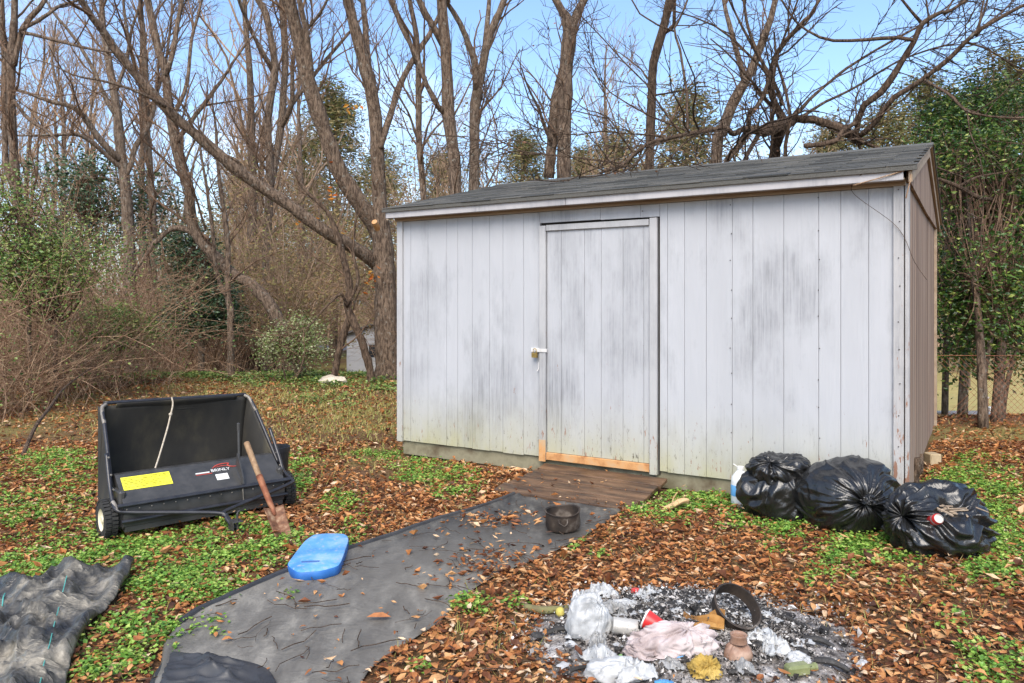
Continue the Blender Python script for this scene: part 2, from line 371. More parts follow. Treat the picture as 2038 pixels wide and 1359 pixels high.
def bag_mat():
    m, nt, N, L, b = new_mat('black_bag_film')
    b.inputs['Base Color'].default_value = (.012, .012, .012, 1); b.inputs['Roughness'].default_value = .27; b.inputs['Specular IOR Level'].default_value = .6
    v = coords(N, L); w = noise_tex(N, L, v, 14, 5, .6)
    vo = N.new('ShaderNodeTexVoronoi'); vo.feature = 'DISTANCE_TO_EDGE'; vo.inputs['Scale'].default_value = 11; L.new(v, vo.inputs[0])
    wn_ = N.new('ShaderNodeTexNoise'); wn_.inputs['Scale'].default_value = 13; wn_.inputs['Detail'].default_value = 3; wn_.inputs['Distortion'].default_value = 1.6; L.new(v, wn_.inputs['Vector'])
    rg = mathn(N, L, 'ABSOLUTE', mathn(N, L, 'SUBTRACT', wn_.outputs[0], .5))
    bump(N, L, b, rg, .22, .03); return m
M['bag'] = bag_mat()
def fabric_mat(name, c0, c1, c2, dust, sheen=.45):
    m, nt, N, L, b = new_mat(name)
    v = coords(N, L); n = noise_tex(N, L, v, 2.2, 7, .68)
    n = noise_tex(N, L, coords(N, L, (2.2, .9, 1)) if name.startswith('dusty') else v, 2.4, 8, .72); r = ramp(N, [c0, c1, c2], [.40, .51, .62]); L.new(n, r.inputs[0])
    w = noise_tex(N, L, v, 90, 3, .8); r2 = ramp(N, [(.75,) * 3, (1.3,) * 3], [.3, .7]); L.new(w, r2.inputs[0])
    cc = mixc(N, L, 1., r.outputs[0], r2.outputs[0], 'MULTIPLY')
    if name.startswith('dusty'):
        sp_ = N.new('ShaderNodeSeparateXYZ'); L.new(v, sp_.inputs[0]); mr = N.new('ShaderNodeMapRange'); mr.inputs[1].default_value = -.35; mr.inputs[2].default_value = .75; L.new(mathn(N, L, 'ADD', sp_.outputs[1], mathn(N, L, 'MULTIPLY', mathn(N, L, 'SUBTRACT', n, .5), 3.)), mr.inputs[0])
        cc = mixc(N, L, mr.outputs[0], mixc(N, L, .38, cc, (.25, .228, .19)), mixc(N, L, .5, cc, (.022, .023, .026)))
    L.new(cc, b.inputs['Base Color'])
    b.inputs['Roughness'].default_value = sheen; b.inputs['Specular IOR Level'].default_value = .45
    wn_ = N.new('ShaderNodeTexNoise'); wn_.inputs['Scale'].default_value = 4.5; wn_.inputs['Detail'].default_value = 3; wn_.inputs['Distortion'].default_value = 1.2; L.new(coords(N, L, (1, 1.8, 1)), wn_.inputs['Vector'])
    rg = mathn(N, L, 'ABSOLUTE', mathn(N, L, 'SUBTRACT', wn_.outputs[0], .5)); rg = mathn(N, L, 'POWER', rg, .6)
    bump(N, L, b, mathn(N, L, 'SUBTRACT', mathn(N, L, 'MULTIPLY', w, .05), rg), .6 if name.startswith('grey') else .16, .04); return m
M['fabric'] = fabric_mat('dusty_landscape_fabric', (.022, .021, .020), (.085, .08, .07), (.21, .195, .165), 1, .5)
M['tarp'] = fabric_mat('grey_woven_tarp', (.02, .02, .02), (.065, .06, .05), (.23, .205, .16), 1, .34)
M['edge'] = simple('black_fabric_edge', [(.018, .018, .02), (.05, .05, .052)], 6, .5)
M['teal'] = simple('teal_thread', [(.05, .30, .26), (.10, .38, .33)], 30, .6)
M['concrete'] = simple('tan_block', [(.33, .25, .15), (.48, .38, .24)], 12, .9)
M['stone'] = simple('pale_stone', [(.42, .36, .27), (.62, .55, .44)], 5, .9, bmp=.5, dist=.05)
M['house'] = simple('white_siding', [(.62, .64, .68), (.72, .73, .75)], 3, .6)
M['glass'] = simple('dark_pane', [(.03, .035, .045), (.07, .08, .09)], 2, .1, bmp=0)
M['roofgrey'] = simple('grey_roof', [(.16, .15, .15), (.22, .21, .2)], 4, .9)
M['asphalt'] = simple('pale_road', [(.26, .25, .24), (.34, .33, .31)], 2, .9)
M['brickpost'] = simple('brick_red', [(.26, .10, .06), (.36, .17, .10)], 14, .9)
M['wire'] = simple('galvanised_wire', [(.20, .19, .18), (.32, .31, .29)], 8, .5, metal=.6, bmp=0)
M['brass'] = simple('brass', [(.30, .20, .06), (.48, .34, .12)], 10, .4, metal=.8)
M['steelpaint'] = simple('painted_hasp', [(.45, .43, .40), (.62, .61, .6)], 12, .5)
M['nail'] = simple('rusty_nail', [(.05, .03, .02), (.09, .05, .03)], 10, .7)
def plastic(name, col, rough=.3, tr=.35):
    m, nt, N, L, b = new_mat(name)
    n = noise_tex(N, L, coords(N, L), 9, 6, .7); r = ramp(N, [tuple(c * .45 for c in col), col], [.3, .5]); L.new(n, r.inputs[0])
    L.new(r.outputs[0], b.inputs['Base Color']); b.inputs['Roughness'].default_value = rough
    t = N.new('ShaderNodeBsdfTranslucent'); t.inputs[0].default_value = (*col, 1); ms = N.new('ShaderNodeMixShader'); ms.inputs[0].default_value = tr
    L.new(b.outputs[0], ms.inputs[1]); L.new(t.outputs[0], ms.inputs[2]); L.new(ms.outputs[0], N['Material Output'].inputs[0])
    bump(N, L, b, noise_tex(N, L, coords(N, L), 28, 5), .5, .01); return m
M['whitefilm'] = plastic('white_plastic_film', (.62, .63, .63))
M['greyfilm'] = plastic('grey_plastic_film', (.42, .42, .41))
M['redplastic'] = simple('red_plastic', [(.5, .02, .02), (.62, .04, .035)], 10, .35, bmp=.05)
M['whiteplastic'] = simple('white_plastic', [(.66, .66, .63), (.74, .74, .72)], 10, .4, bmp=.05)
M['blueplastic'] = simple('blue_plastic', [(.08, .30, .62), (.16, .42, .72)], 10, .35, bmp=.1)
M['greenplastic'] = simple('green_packet', [(.16, .46, .10), (.42, .62, .30)], 16, .4, bmp=.1)
M['greenglass'] = simple('green_bottle', [(.02, .20, .08), (.10, .38, .20)], 14, .25, bmp=.1)
M['oliveglass'] = simple('olive_jar_glass', [(.12, .14, .05), (.26, .28, .14)], 8, .12, bmp=.05)
M['cloth'] = simple('dirty_pink_cloth', [(.20, .15, .14), (.44, .37, .36), (.54, .48, .47)], 7, .9, bmp=.2)
M['rag'] = simple('mustard_rag', [(.10, .06, .015), (.36, .24, .05), (.48, .36, .12)], 8, .85, bmp=.3)
M['burntcard'] = simple('scorched_cardboard', [(.03, .015, .008), (.30, .14, .03), (.46, .26, .08)], 9, .85, bmp=.4)
M['char'] = simple('charred_wood', [(.008, .007, .007), (.03, .028, .026), (.10, .10, .10)], 12, .7, bmp=.6, dist=.01, pos=[.3, .6, .8])
M['canmetal'] = simple('scorched_can', [(.04, .04, .04), (.46, .44, .40), (.62, .60, .56)], 7, .45, metal=.3, pos=[.3, .45, .7])
M['brownpot'] = simple('burnt_clay_pot', [(.05, .025, .015), (.26, .15, .10), (.42, .30, .22)], 6, .5)
M['fruit'] = simple('yellow_fruit', [(.40, .34, .05), (.6, .5, .14)], 20, .6, bmp=.4, dist=.006)
M['ash'] = simple('ash_bed', [(.03, .026, .024), (.17, .15, .135), (.36, .33, .31), (.60, .58, .56)], 14, .95, bmp=.9, dist=.03, pos=[.36, .47, .58, .7], detail=9)
M['flake'] = island('ash_flake', [(.008, .008, .008), (.03, .027, .025), (.15, .135, .125), (.32, .30, .28), (.62, .60, .58)], .9, [0, .22, .48, .8, 1])
M['water'] = simple('clear_jug', [(.60, .62, .63), (.70, .71, .71)], 6, .15, bmp=.05)
M['moss'] = simple('mossy_stick', [(.12, .09, .05), (.19, .19, .07)], 12, .9)
M['tanleaf'] = simple('big_dry_leaf', [(.42, .27, .12), (.56, .40, .22)], 14, .7)
def ground_mat():
    m, nt, N, L, b = new_mat('leafy_soil')
    v = coords(N, L); fine = noise_tex(N, L, v, 26, 8, .75); r = ramp(N, [(.04, .022, .013), (.14, .072, .035), (.26, .15, .08)], [.34, .5, .68]); L.new(fine, r.inputs[0])
    big = noise_tex(N, L, v, .55, 4, .6); rb = ramp(N, [(0, 0, 0), (1, 1, 1)], [.42, .62]); L.new(big, rb.inputs[0])
    gr = ramp(N, [(.13, .115, .03), (.25, .21, .065), (.36, .26, .12)], [.35, .52, .68]); L.new(noise_tex(N, L, v, 34, 7, .75), gr.inputs[0])
    sep = N.new('ShaderNodeSeparateXYZ'); L.new(v, sep.inputs[0])
    far = N.new('ShaderNodeMapRange'); far.inputs[1].default_value = 5.5; far.inputs[2].default_value = 8.5; L.new(sep.outputs[1], far.inputs[0])
    f = mathn(N, L, 'MULTIPLY', rb.outputs[0], mathn(N, L, 'ADD', mathn(N, L, 'MULTIPLY', far.outputs[0], .75), .15))
    L.new(mixc(N, L, f, r.outputs[0], gr.outputs[0]), b.inputs['Base Color']); b.inputs['Roughness'].default_value = .95; b.inputs['Specular IOR Level'].default_value = .2
    bump(N, L, b, fine, .9, .03); return m
M['ground'] = ground_mat()
M['lawn'] = simple('dry_lawn', [(.20, .17, .05), (.34, .27, .10), (.26, .26, .08)], 4, .95)

# ------------------------------------------------------------------ the ground, lawn and road
def axis(fine0, fine1, step, far0, far1):
    a = np.arange(fine0, fine1 + 1e-6, step); lo = []; x = fine0; s = step
    while x > far0: s *= 1.35; x -= s; lo.append(x)
    hi = []; x = fine1; s = step
    while x < far1: s *= 1.35; x += s; hi.append(x)
    return np.concatenate([lo[::-1], a, hi])
xs = axis(-12, 12, .12, -300, 300); ys = axis(1.5, 18, .12, -60, 500)
X, Y = np.meshgrid(xs, ys); Z = gz(X, Y)
nx = len(xs); i, j = np.meshgrid(np.arange(nx - 1), np.arange(len(ys) - 1)); a = (j * nx + i).ravel()
ground = mesh_obj('ground', np.stack([X, Y, Z], -1).reshape(-1, 3), np.stack([a, a + 1, a + nx + 1, a + nx], 1), M['ground'], smooth=True)
tag(ground, 'leaf covered brown ground of the clearing and woods', 'ground', kind='structure')

def ground_patch(name, x0, x1, y0, y1, mat, label, lift=.02, n=24):
    gx, gy = np.meshgrid(np.linspace(x0, x1, n), np.linspace(y0, y1, n)); g = gz(gx, gy) + lift
    i, j = np.meshgrid(np.arange(n - 1), np.arange(n - 1)); a = (j * n + i).ravel()
    return tag(mesh_obj(name, np.stack([gx, gy, g], -1).reshape(-1, 3), np.stack([a, a + 1, a + n + 1, a + n], 1), mat), label, name, kind='structure')
ground_patch('lawn', 4.4, 30, 10.2, 40, M['lawn'], 'dry yellow lawn beyond the wire fence', .03, 60)
ground_patch('road', -45, -4, 43, 48, M['asphalt'], 'pale road beyond the woods', .05)

# ------------------------------------------------------------------ the shed (local x along the front from its far left corner, y to the back, z up)
SW, SD = 4.30, 3.80
ANG = -31.4; SA = (-1.075, 7.28)
shed = thing('storage_shed', 'weathered white plank storage shed with shingle roof and padlocked door', 'shed', (SA[0], SA[1], 0), math.radians(ANG))
ca, sa = math.cos(math.radians(ANG)), math.sin(math.radians(ANG))
def fx(px, yo=0.):
    """front-wall x of a photo column"""
    k = (px - CX) / F; ax, ay = SA[0] - sa * yo, SA[1] + ca * yo
    return (k * ay - ax) / (ca - k * sa)
Z0, Z1 = .15, 2.22
# inner walls: a dark box behind the boards
inner = MB(); inner.box(.03, SW - .03, .03, .05, .12, 2.3); inner.box(.03, SW - .03, SD - .05, SD - .03, .12, 2.3)
inner.box(.03, .05, .05, SD - .05, .12, 2.3); inner.box(SW - .05, SW - .03, .05, SD - .05, .12, 2.3)
inner.build('wall_sheathing', M['darkgap'], shed)
fl = MB(); fl.box(.02, SW - .02, .03, SD - .03, .08, .14); fl.build('floor_deck', M['tanwood'], shed)
# front boards, split where the photo shows the grooves
gl = [803, 817.6, 851.8, 889, 911, 940, 974.5, 1001, 1042, 1074.5]
gr_ = [1313.2, 1328.6, 1362.6, 1405.7, 1457.4, 1498.5, 1560, 1629.5, 1673.4, 1729, 1778]
def boards(cols, z0, z1, y0, y1, parent, name='siding_board', mat=None):
    for k in range(len(cols) - 1):
        xa, xb = fx(cols[k], y0), fx(cols[k + 1], y0)
        b = MB(); b.box(xa + .0014, xb - .0014, y0 + random.uniform(0, .0006), y1, z0 + random.uniform(-.004, .004), z1)
        b.build(name, mat or M['paint'], parent)
boards(gl, Z0, Z1, 0, .028, shed); boards(gr_, Z0, Z1, 0, .028, shed)
boards([1074.5, 1195, 1275, 1313.1], 2.125, Z1, 0, .028, shed)          # short pieces over the door
def trim(x0, x1, y0, y1, z0, z1, name, mat, parent=shed, bevel=.003):
    b = MB(); b.box(x0, x1, y0, y1, z0, z1); return b.build(name, mat, parent, bevel=bevel)
trim(-.012, fx(803), -.020, .03, Z0 - .01, 2.235, 'corner_trim', M['paint_trim'])
trim(fx(1778), SW - .012, -.022, .03, .05, 2.235, 'corner_trim', M['paint_corner'])
trim(SW - .006, SW + .02, -.012, .055, .05, 2.235, 'corner_trim', M['paint_corner'])
trim(-.03, SW + .0, -.03, .012, 2.222, 2.262, 'frieze_board', M['tanwood'])
trim(-.03, SW, -.118, -.032, 2.248, 2.262, 'soffit', M['tanwood'])
trim(-.045, SW * .43, -.142, -.12, 2.243, 2.318, 'fascia_board', M['fascia'])
trim(SW * .43 + .003, SW - .005, -.142, -.12, 2.243, 2.320, 'fascia_board', M['fascia'])
# door
door = empty('door'); door.parent = shed
xd = [1089, 1117, 1163.4, 1196.6, 1240, 1281.4, 1294.5]
for k in range(len(xd) - 1):
    b = MB(); b.box(fx(xd[k], -.006) + .0015, fx(xd[k + 1], -.006) - .0015, -.006, .026, .20, 2.06); b.build('door_board', M['paint'], door)
trim(fx(1076), fx(1088.6), -.028, .01, .128, 2.10, 'stile', M['paint_trim'], door)
trim(fx(1294.8), fx(1309.5), -.028, .01, .118, 2.112, 'stile', M['paint_trim'], door)
trim(fx(1089.3), fx(1293), -.026, .0, 2.055, 2.104, 'rail', M['paint_trim'], door)
trim(fx(1089.3), fx(1294), -.024, .0, .135, .197, 'rail', M['bare'], door)['label'] = 'bare orange bottom rail with the paint gone'
trim(fx(1076) - .001, fx(1088.6) + .001, -.0295, -.027, .12, .30, 'worn_patch', M['bare'], door, 0)
trim(fx(1309.6), fx(1313.1), .012, .03, .12, 2.12, 'door_gap', M['darkgap'], shed, 0)
hz = 1.45 - (697 - HY) / F * 6.45
hs = MB(); hs.box(fx(1058), fx(1075), -.012, .0, hz - .018, hz + .018); hs.box(fx(1071), fx(1092), -.036, -.029, hz - .014, hz + .014)
hs.tube([(fx(1068), -.01, hz), (fx(1068), -.045, hz), (fx(1072), -.045, hz)], .005, 8); hs.build('hasp', M['steelpaint'], door, bevel=.002)
pl = MB(); pl.box(fx(1064), fx(1074), -.055, -.030, hz - .062, hz - .022); pl.tube([(fx(1066.2), -.042, hz - .024), (fx(1066.2), -.042, hz + .004), (fx(1069), -.042, hz + .014), (fx(1071.8), -.042, hz + .004), (fx(1071.8), -.042, hz - .024)], .004, 8, 12)
tag(pl.build('padlock', M['brass'], shed, bevel=.003))
hk = MB(); hk.tube([(fx(1074), -.012, hz - .10), (fx(1074), -.02, hz - .16), (fx(1072), -.03, hz - .175)], .004, 6, 8); hk.build('hook', M['steelpaint'], shed)
nl = MB()
for px in (1455, 1280, 1630, 1790):
    for z in np.arange(.5, 2.2, .21): nl.lathe([(.0, -.002), (.0036, -.0015), (.0036, .004)], 8, __import__('mathutils').Matrix.Translation((fx(px) + random.uniform(-.006, .006), -.003 if px != 1790 else -.024, z + random.uniform(-.02, .02))) @ __import__('mathutils').Matrix.Rotation(math.pi / 2, 4, 'X'))
tag(nl.build('nail_heads', M['nail'], shed), kind='stuff')
# skids and blocks under the wall
sk = MB(); sk.box(.03, SW - .03, .025, .075, .015, Z0 - .004); sk.build('skid', M['skid'], shed, bevel=.004)
sk = MB(); sk.box(.05, SW - .05, SD - .3, SD - .22, .0, .10); sk.build('skid', M['skid'], shed)
# right side: weathered boards, gable panel, left and back walls
ny = 9
for k in range(ny):
    y0, y1 = .055 + (SD - .055) * k / ny, .055 + (SD - .055) * (k + 1) / ny
    b = MB(); b.box(SW - .03, SW - random.uniform(0, .003), y0 + .003, y1 - .003, .14 + random.uniform(-.015, .01), 2.27); b.build('siding_board', M['side'], shed, bevel=.002)
    b = MB(); b.box(0, .03, y0 + .003, y1 - .003, .14, 2.27); b.build('siding_board', M['paint'], shed, bevel=.002)
b = MB(); b.box(.03, SW - .03, SD - .03, SD, .14, 2.27); b.build('back_wall', M['side'], shed)
b = MB(); b.box(SW - .02, SW + .022, SD - .06, SD + .02, .13, 2.3); b.build('corner_trim', M['tanwood'], shed, bevel=.003)
YR, ZR = SD / 2, 2.82; EY, EZ = -.165, 2.322
slope = (ZR - EZ) / (YR - EY); th = math.atan(slope)
for x0, x1 in ((SW + .002, SW + .022), (-.005, .012)):
    b = MB(); b.prism([(-.02, 2.255), (SD / 2, 2.235), (SD + .03, 2.25), (SD + .03, 2.33), (YR, ZR - .03), (-.02, 2.34)], x0, x1); b.build('gable_panel', M['side'], shed)
# rake boards
for sgn, x0, x1 in ((1, SW + .024, SW + .046), (1, -.04, -.018)):
    for yy0, yy1 in ((EY + .03, YR), (SD - EY - .03, YR)):
        zz = lambda y: ZR - .016 - abs(y - YR) * slope
        b = MB(); b.prism([(yy0, zz(yy0) - .085), (yy1, zz(yy1) - .085), (yy1, zz(yy1)), (yy0, zz(yy0))], x0, x1); b.build('rake_board', M['tanwood'], shed)
# roof deck, shingles
RX0, RX1 = -.075, SW + .075
roof = empty('roof'); roof.parent = shed
for sg in (0, 1):
    yy = (lambda y: y) if sg == 0 else (lambda y: SD - y)
    b = MB(); b.prism([(yy(EY + .012), EZ - .013), (yy(YR), ZR - .013), (yy(YR), ZR), (yy(EY + .012), EZ)], RX0 + .01, RX1 - .01); b.build('roof_deck', M['tanwood'], roof)
rb = MB(); rb.prism([(SD - EY, EZ + .002), (YR, ZR + .002), (YR, ZR + .016), (SD - EY, EZ + .016)], RX0, RX1); rb.build('back_shingles', M['shingle'], roof)
LS = math.hypot(YR - EY, ZR - EZ); NC = 16; ex = LS / NC; TW = .305
sh = MB(); sh.box(0, TW - .007, 0, ex * 1.35, 0, .0065)
proto = sh.build('shingle', M['shingle'], roof); pm = proto.data; first = True
for c in range(NC):
    x = RX0 - (c % 2) * TW * .5; y, z = EY + c * ex * math.cos(th), EZ + c * ex * math.sin(th)
    while x < RX1 - .02:
        x0, x1 = max(x, RX0 + random.uniform(-.006, .006)), min(x + TW, RX1)
        if x1 - x0 > .04:
            o = proto if first else proto.copy()
            if not first: C.objects.link(o)
            first = False
            o.location = (x0, y + random.uniform(-.004, .004), z + .008 + random.uniform(0, .002)); o.rotation_euler = (th - math.radians(2.0) + random.uniform(-.004, .006), 0, random.uniform(-.008, .008)); o.scale = ((x1 - x0) / TW, 1 if c < NC - 1 else .72, 1 + .6 * (random.random() < .1))
        x += TW
rc = MB(); rc.prism([(YR - .12, ZR - .12 * slope + .013), (YR, ZR + .022), (YR + .12, ZR - .12 * slope + .018), (YR + .12, ZR - .12 * slope + .010), (YR, ZR + .012), (YR - .12, ZR - .12 * slope + .008)], RX0, RX1); rc.build('ridge_cap', M['shingle'], roof)
de = MB(); de.box(RX0, RX1, EY + .004, EY + .02, EZ - .022, EZ + .006); de.build('drip_edge', M['shingle'], roof)
# loose wire and vine on the near corner
w = MB(); w.tube([(SW - .25, -.155, 2.30), (SW - .32, -.06, 2.20), (SW - .05, -.035, 1.95), (SW + .05, -.02, 1.72), (SW + .12, .02, 1.60)], .0018, 5, 20); w.build('dangling_wire', M['bark_dark'], shed)
w = MB(); w.tube([(SW + .03, -.1, 2.33), (SW + .035, -.15, 2.24), (SW + .01, -.16, 2.12)], .004, 5, 10); w.tube([(SW - .3, -.15, 2.23), (SW - .12, -.155, 2.27), (SW - .0, -.15, 2.30)], .004, 5, 8); w.build('dangling_vine', M['briar'], shed)

# ramp of four planks
ramp_t = thing('wooden_ramp', 'low dark plank ramp below the shed door', 'ramp', (SA[0] + 2.12 * ca + .03 * sa, SA[1] + 2.12 * sa - .03 * ca, 0), math.radians(ANG))
for k in range(4):
    yy0, yy1 = -.035 - k * .163, -.035 - (k + 1) * .163 + .013
    zf = lambda y: .115 + (y + .03) * .145
    xl, xr = -.50 - .03 * k + random.uniform(-.01, .01), .57 - .012 * k + random.uniform(-.01, .01)
    b = MB(); V = []
    for x in (xl, xr):
        for y, dz in ((yy0, 0), (yy1, 0), (yy1, -.03), (yy0, -.03)): V.append((x, y, zf(y) + dz + random.uniform(-.002, .002)))
    b.add(V, np.array([(0, 1, 5, 4), (1, 2, 6, 5), (2, 3, 7, 6), (3, 0, 4, 7), (3, 2, 1, 0), (4, 5, 6, 7)])); b.build('plank', M['plank'], ramp_t, bevel=.004)
for x in (-.42, .48):
    b = MB(); b.prism([(-.04, .0), (-.04, .082), (-.62, .004), (-.62, -.01)], x - .02, x + .02); b.build('ramp_stringer', M['plank'], ramp_t)
# support blocks, cut vine by the corner
def lump(c, r, seed, amp=.25, nu=22, nv=14, freq=1.6, flat_bottom=True):
    V = []
    for jv in range(nv + 1):
        for iu in range(nu):
            t, p = math.pi * jv / nv, 2 * math.pi * iu / nu
            n = Vector((math.sin(t) * math.cos(p), math.sin(t) * math.sin(p), math.cos(t)))
            k = 1 + amp * noise.noise(n * freq + Vector((seed * 3.1, seed, 0))) + amp * .4 * noise.noise(n * freq * 3 + Vector((seed, 0, seed)))
            V.append((c[0] + n.x * r[0] * k, c[1] + n.y * r[1] * k, c[2] + n.z * r[2] * k))
    V = np.array(V); b = (np.arange(nv) * nu)[:, None] + np.arange(nu); d = (np.arange(nv) * nu)[:, None] + (np.arange(nu) + 1) % nu
    return V, np.stack([b, b + nu, d + nu, d], -1).reshape(-1, 4)
blk = thing('support_block', 'small tan block propping up the brown side wall', 'block', tuple(G(1856, 926)))
b = MB(); b.box(-.05, .05, -.06, .06, -.01, .11); b.build('block_body', M['concrete'], blk, bevel=.008)
g = G(1826, 992); vs_t = thing('cut_vine', 'thick gnarled cut vine stem rising beside the shed corner', 'vine', tuple(g))
b = MB(); b.tube([(0, 0, -.03), (.005, .0, .08), (-.008, .01, .16), (.012, 0, .22), (.0, .01, .30)], [.036, .024, .022, .03, .034], 12, 16)
b.tube([(.01, 0, .2), (.03, .0, .26), (.035, .01, .33)], [.018, .014, .012], 8, 6); b.build('stem', M['bark'], vs_t)

# ------------------------------------------------------------------ far things: white house, road side, lawn bits, fence, stone
hd = 30.; hx0 = (690 - CX) / F * hd; hb = float(gz(hx0, hd)) - .1
house = thing('white_house', 'small white outbuilding with a dark window far behind the trees', 'building', (hx0, hd, hb))
b = MB(); b.box(0, 4.6, 0, 5, 0, 1.55); b.build('wall', M['house'], house)
for yg in (.02, 4.98):
    b = MB(); b.add([(0, yg - .02, 1.55), (4.6, yg - .02, 1.55), (2.3, yg - .02, 2.35), (0, yg + .02, 1.55), (4.6, yg + .02, 1.55), (2.3, yg + .02, 2.35)], [np.array([(0, 1, 2), (4, 3, 5)]), np.array([(0, 2, 5, 3), (1, 4, 5, 2), (0, 3, 4, 1)])]); b.build('gable', M['house'], house)
b = MB(); b.prism([(-.2, 0), (5.2, 0), (5.2, .08), (-.2, .08)], 0, 2.5)
for sg, x0 in ((1, -.15), (-1, 4.75)):
    b = MB(); b.add([(x0, -.2, 1.52), (2.3, -.2, 2.38), (2.3, 5.2, 2.38), (x0, 5.2, 1.52), (x0, -.2, 1.60), (2.3, -.2, 2.46), (2.3, 5.2, 2.46), (x0, 5.2, 1.60)], np.array([(0, 1, 2, 3), (4, 7, 6, 5), (0, 4, 5, 1), (3, 2, 6, 7), (0, 3, 7, 4)])); b.build('roof_slope', M['roofgrey'], house)
wdw = MB(); wdw.box(.83, 1.25, -.03, 0.0, .62, 1.22); wo = wdw.build('window', M['house'], house)
b = MB(); b.box(.88, 1.20, -.045, -.031, .67, 1.17); b.build('pane', M['glass'], wo)
for k in range(9):
    b = MB(); b.box(0.002, 4.598, -.014, -.001, .04 + k * .165, .04 + k * .165 + .152); b.build('siding_board', M['house'], house)
sd_ = 13.6
def gp(px, py, d): return (px - CX) / F * d, d, float(gz((px - CX) / F * d, d))
x, y, z = gp(1925, 838, sd_); st = thing('stone_slab', 'low grey slab lying on the far lawn beyond the fence', 'slab', (x, y, z))
b = MB(); b.box(-.44, .45, -.3, .3, -.02, .09); b.build('slab_body', M['asphalt'], st, bevel=.02)
x, y, z = gp(1962.5, 836, sd_ + .5); st = thing('brick_post', 'slim brick red post with a pale cap on the far lawn', 'post', (x, y, z))
b = MB(); b.box(-.028, .028, -.028, .028, -.05, .36); b.build('shaft', M['brickpost'], st); b = MB(); b.box(-.036, .036, -.036, .036, .36, .385); b.build('cap', M['whiteplastic'], st)
x, y, z = gp(1972, 836, sd_ + .4); st = thing('white_box', 'white boxy container standing beside the brick red post', 'box', (x, y, z))
b = MB(); b.box(-.055, .055, -.06, .06, -.03, .17); b.build('box_body', M['whiteplastic'], st, bevel=.008); b = MB(); b.box(-.062, .062, -.067, .067, .171, .195); b.build('lid', M['whiteplastic'], st, bevel=.008)
# wire fence to the right of the shed
fe = thing('wire_fence', 'low rusty chain link fence under the evergreen shrubs', 'fence', (4.95, 9.0, float(gz(4.95, 9))))
fang = math.radians(-4); FL = 6.5
def fpt(s, z): return (s * math.cos(fang), s * math.sin(fang), z)
for s in (0, 2.2, 4.4, 6.5):
    b = MB(); b.tube([fpt(s, -.1), fpt(s, .88)], .02, 8); b.build('post', M['rust'], fe)
b = MB(); b.tube([fpt(0, .84), fpt(FL, .84)], .004, 6); b.build('top_wire', M['rust'], fe)
pa = []; ra = []
for s in np.arange(-.82, FL, .07):
    for sg in (1, -1):
        s0, s1 = (s, s + .82) if sg > 0 else (s + .82, s)
        t = np.linspace(0, 1, 4); ss = s0 + (s1 - s0) * t; zz = .82 * t
        k = (ss >= 0) & (ss <= FL)
        if k.all(): pa.append([fpt(a_, z_) for a_, z_ in zip(ss, zz)])
pa = np.array(pa); V, fs = tubes(pa, np.full(pa.shape[:2], .0022), 3); tag(mesh_obj('wire_mesh', V, fs, M['rust'], fe), kind='stuff')
x, y, z = G(662, 764); rk = thing('pale_rock', 'pale flat rock at the edge of the ivy', 'rock', (x, y, float(gz(x, y))))
V, f = lump((0, 0, .04), (.24, .3, .10), 3, .35); mesh_obj('rock_body', V, f, M['stone'], rk, smooth=True, sharp=40)

# ------------------------------------------------------------------ trees
def spawn(paths, radii, per_m, ang, length, K, up, wob, rr, rng, t0=.25, rmin=.002, lmax=None):
    """children for every path: returns (M,K,3),(M,K)"""
    N, K0, _ = paths.shape
    L = np.sum(np.linalg.norm(np.diff(paths, axis=1), axis=2), axis=1)
    cnt = rng.poisson(np.maximum(L * (1 - t0) * per_m, .01)); idx = np.repeat(np.arange(N), cnt); n = len(idx)
    if n == 0: return np.zeros((0, K, 3)), np.zeros((0, K))
    t = rng.uniform(t0, 1, n) * (K0 - 1) * .999; i = t.astype(int); f = (t - i)[:, None]
    p = paths[idx, i] * (1 - f) + paths[idx, i + 1] * f; tan = paths[idx, i + 1] - paths[idx, i]; tan /= np.linalg.norm(tan, axis=1, keepdims=True) + 1e-9
    r0 = radii[idx, i] * (1 - f[:, 0]) + radii[idx, i + 1] * f[:, 0]
    q = rng.normal(0, 1, (n, 3)); q -= tan * np.sum(q * tan, 1, keepdims=True); q /= np.linalg.norm(q, axis=1, keepdims=True) + 1e-9
    a = np.radians(rng.uniform(ang[0], ang[1], n))[:, None]; d = tan * np.cos(a) + q * np.sin(a); d[:, 2] += up; d /= np.linalg.norm(d, axis=1, keepdims=True)
    ln = rng.uniform(length[0], length[1], n) * (1.15 - .5 * t / K0)
    out = np.zeros((n, K, 3)); out[:, 0] = p; st = (ln / (K - 1))[:, None]
    for k in range(1, K):
        out[:, k] = out[:, k - 1] + d * st
        d = d + rng.normal(0, wob, (n, 3)); d[:, 2] += up * .25; d /= np.linalg.norm(d, axis=1, keepdims=True)
    rb = np.minimum(r0 * rr, ln * .013 + .0025); rb = np.maximum(rb, rmin)
    return out, rb[:, None] * np.linspace(1, .4, K)[None]

def twig_mesh(levels, name, mat, parent, org):
    Vs = []; Fs = []; n = 0
    for (p, r), S in levels:
        if len(p) == 0: continue
        V, f = tubes(p, r, S); Vs.append(V - org); Fs.append(f[0] + n); n += len(V)
    return tag(mesh_obj(name, np.concatenate(Vs), Fs, mat, parent, smooth=True), kind='stuff')

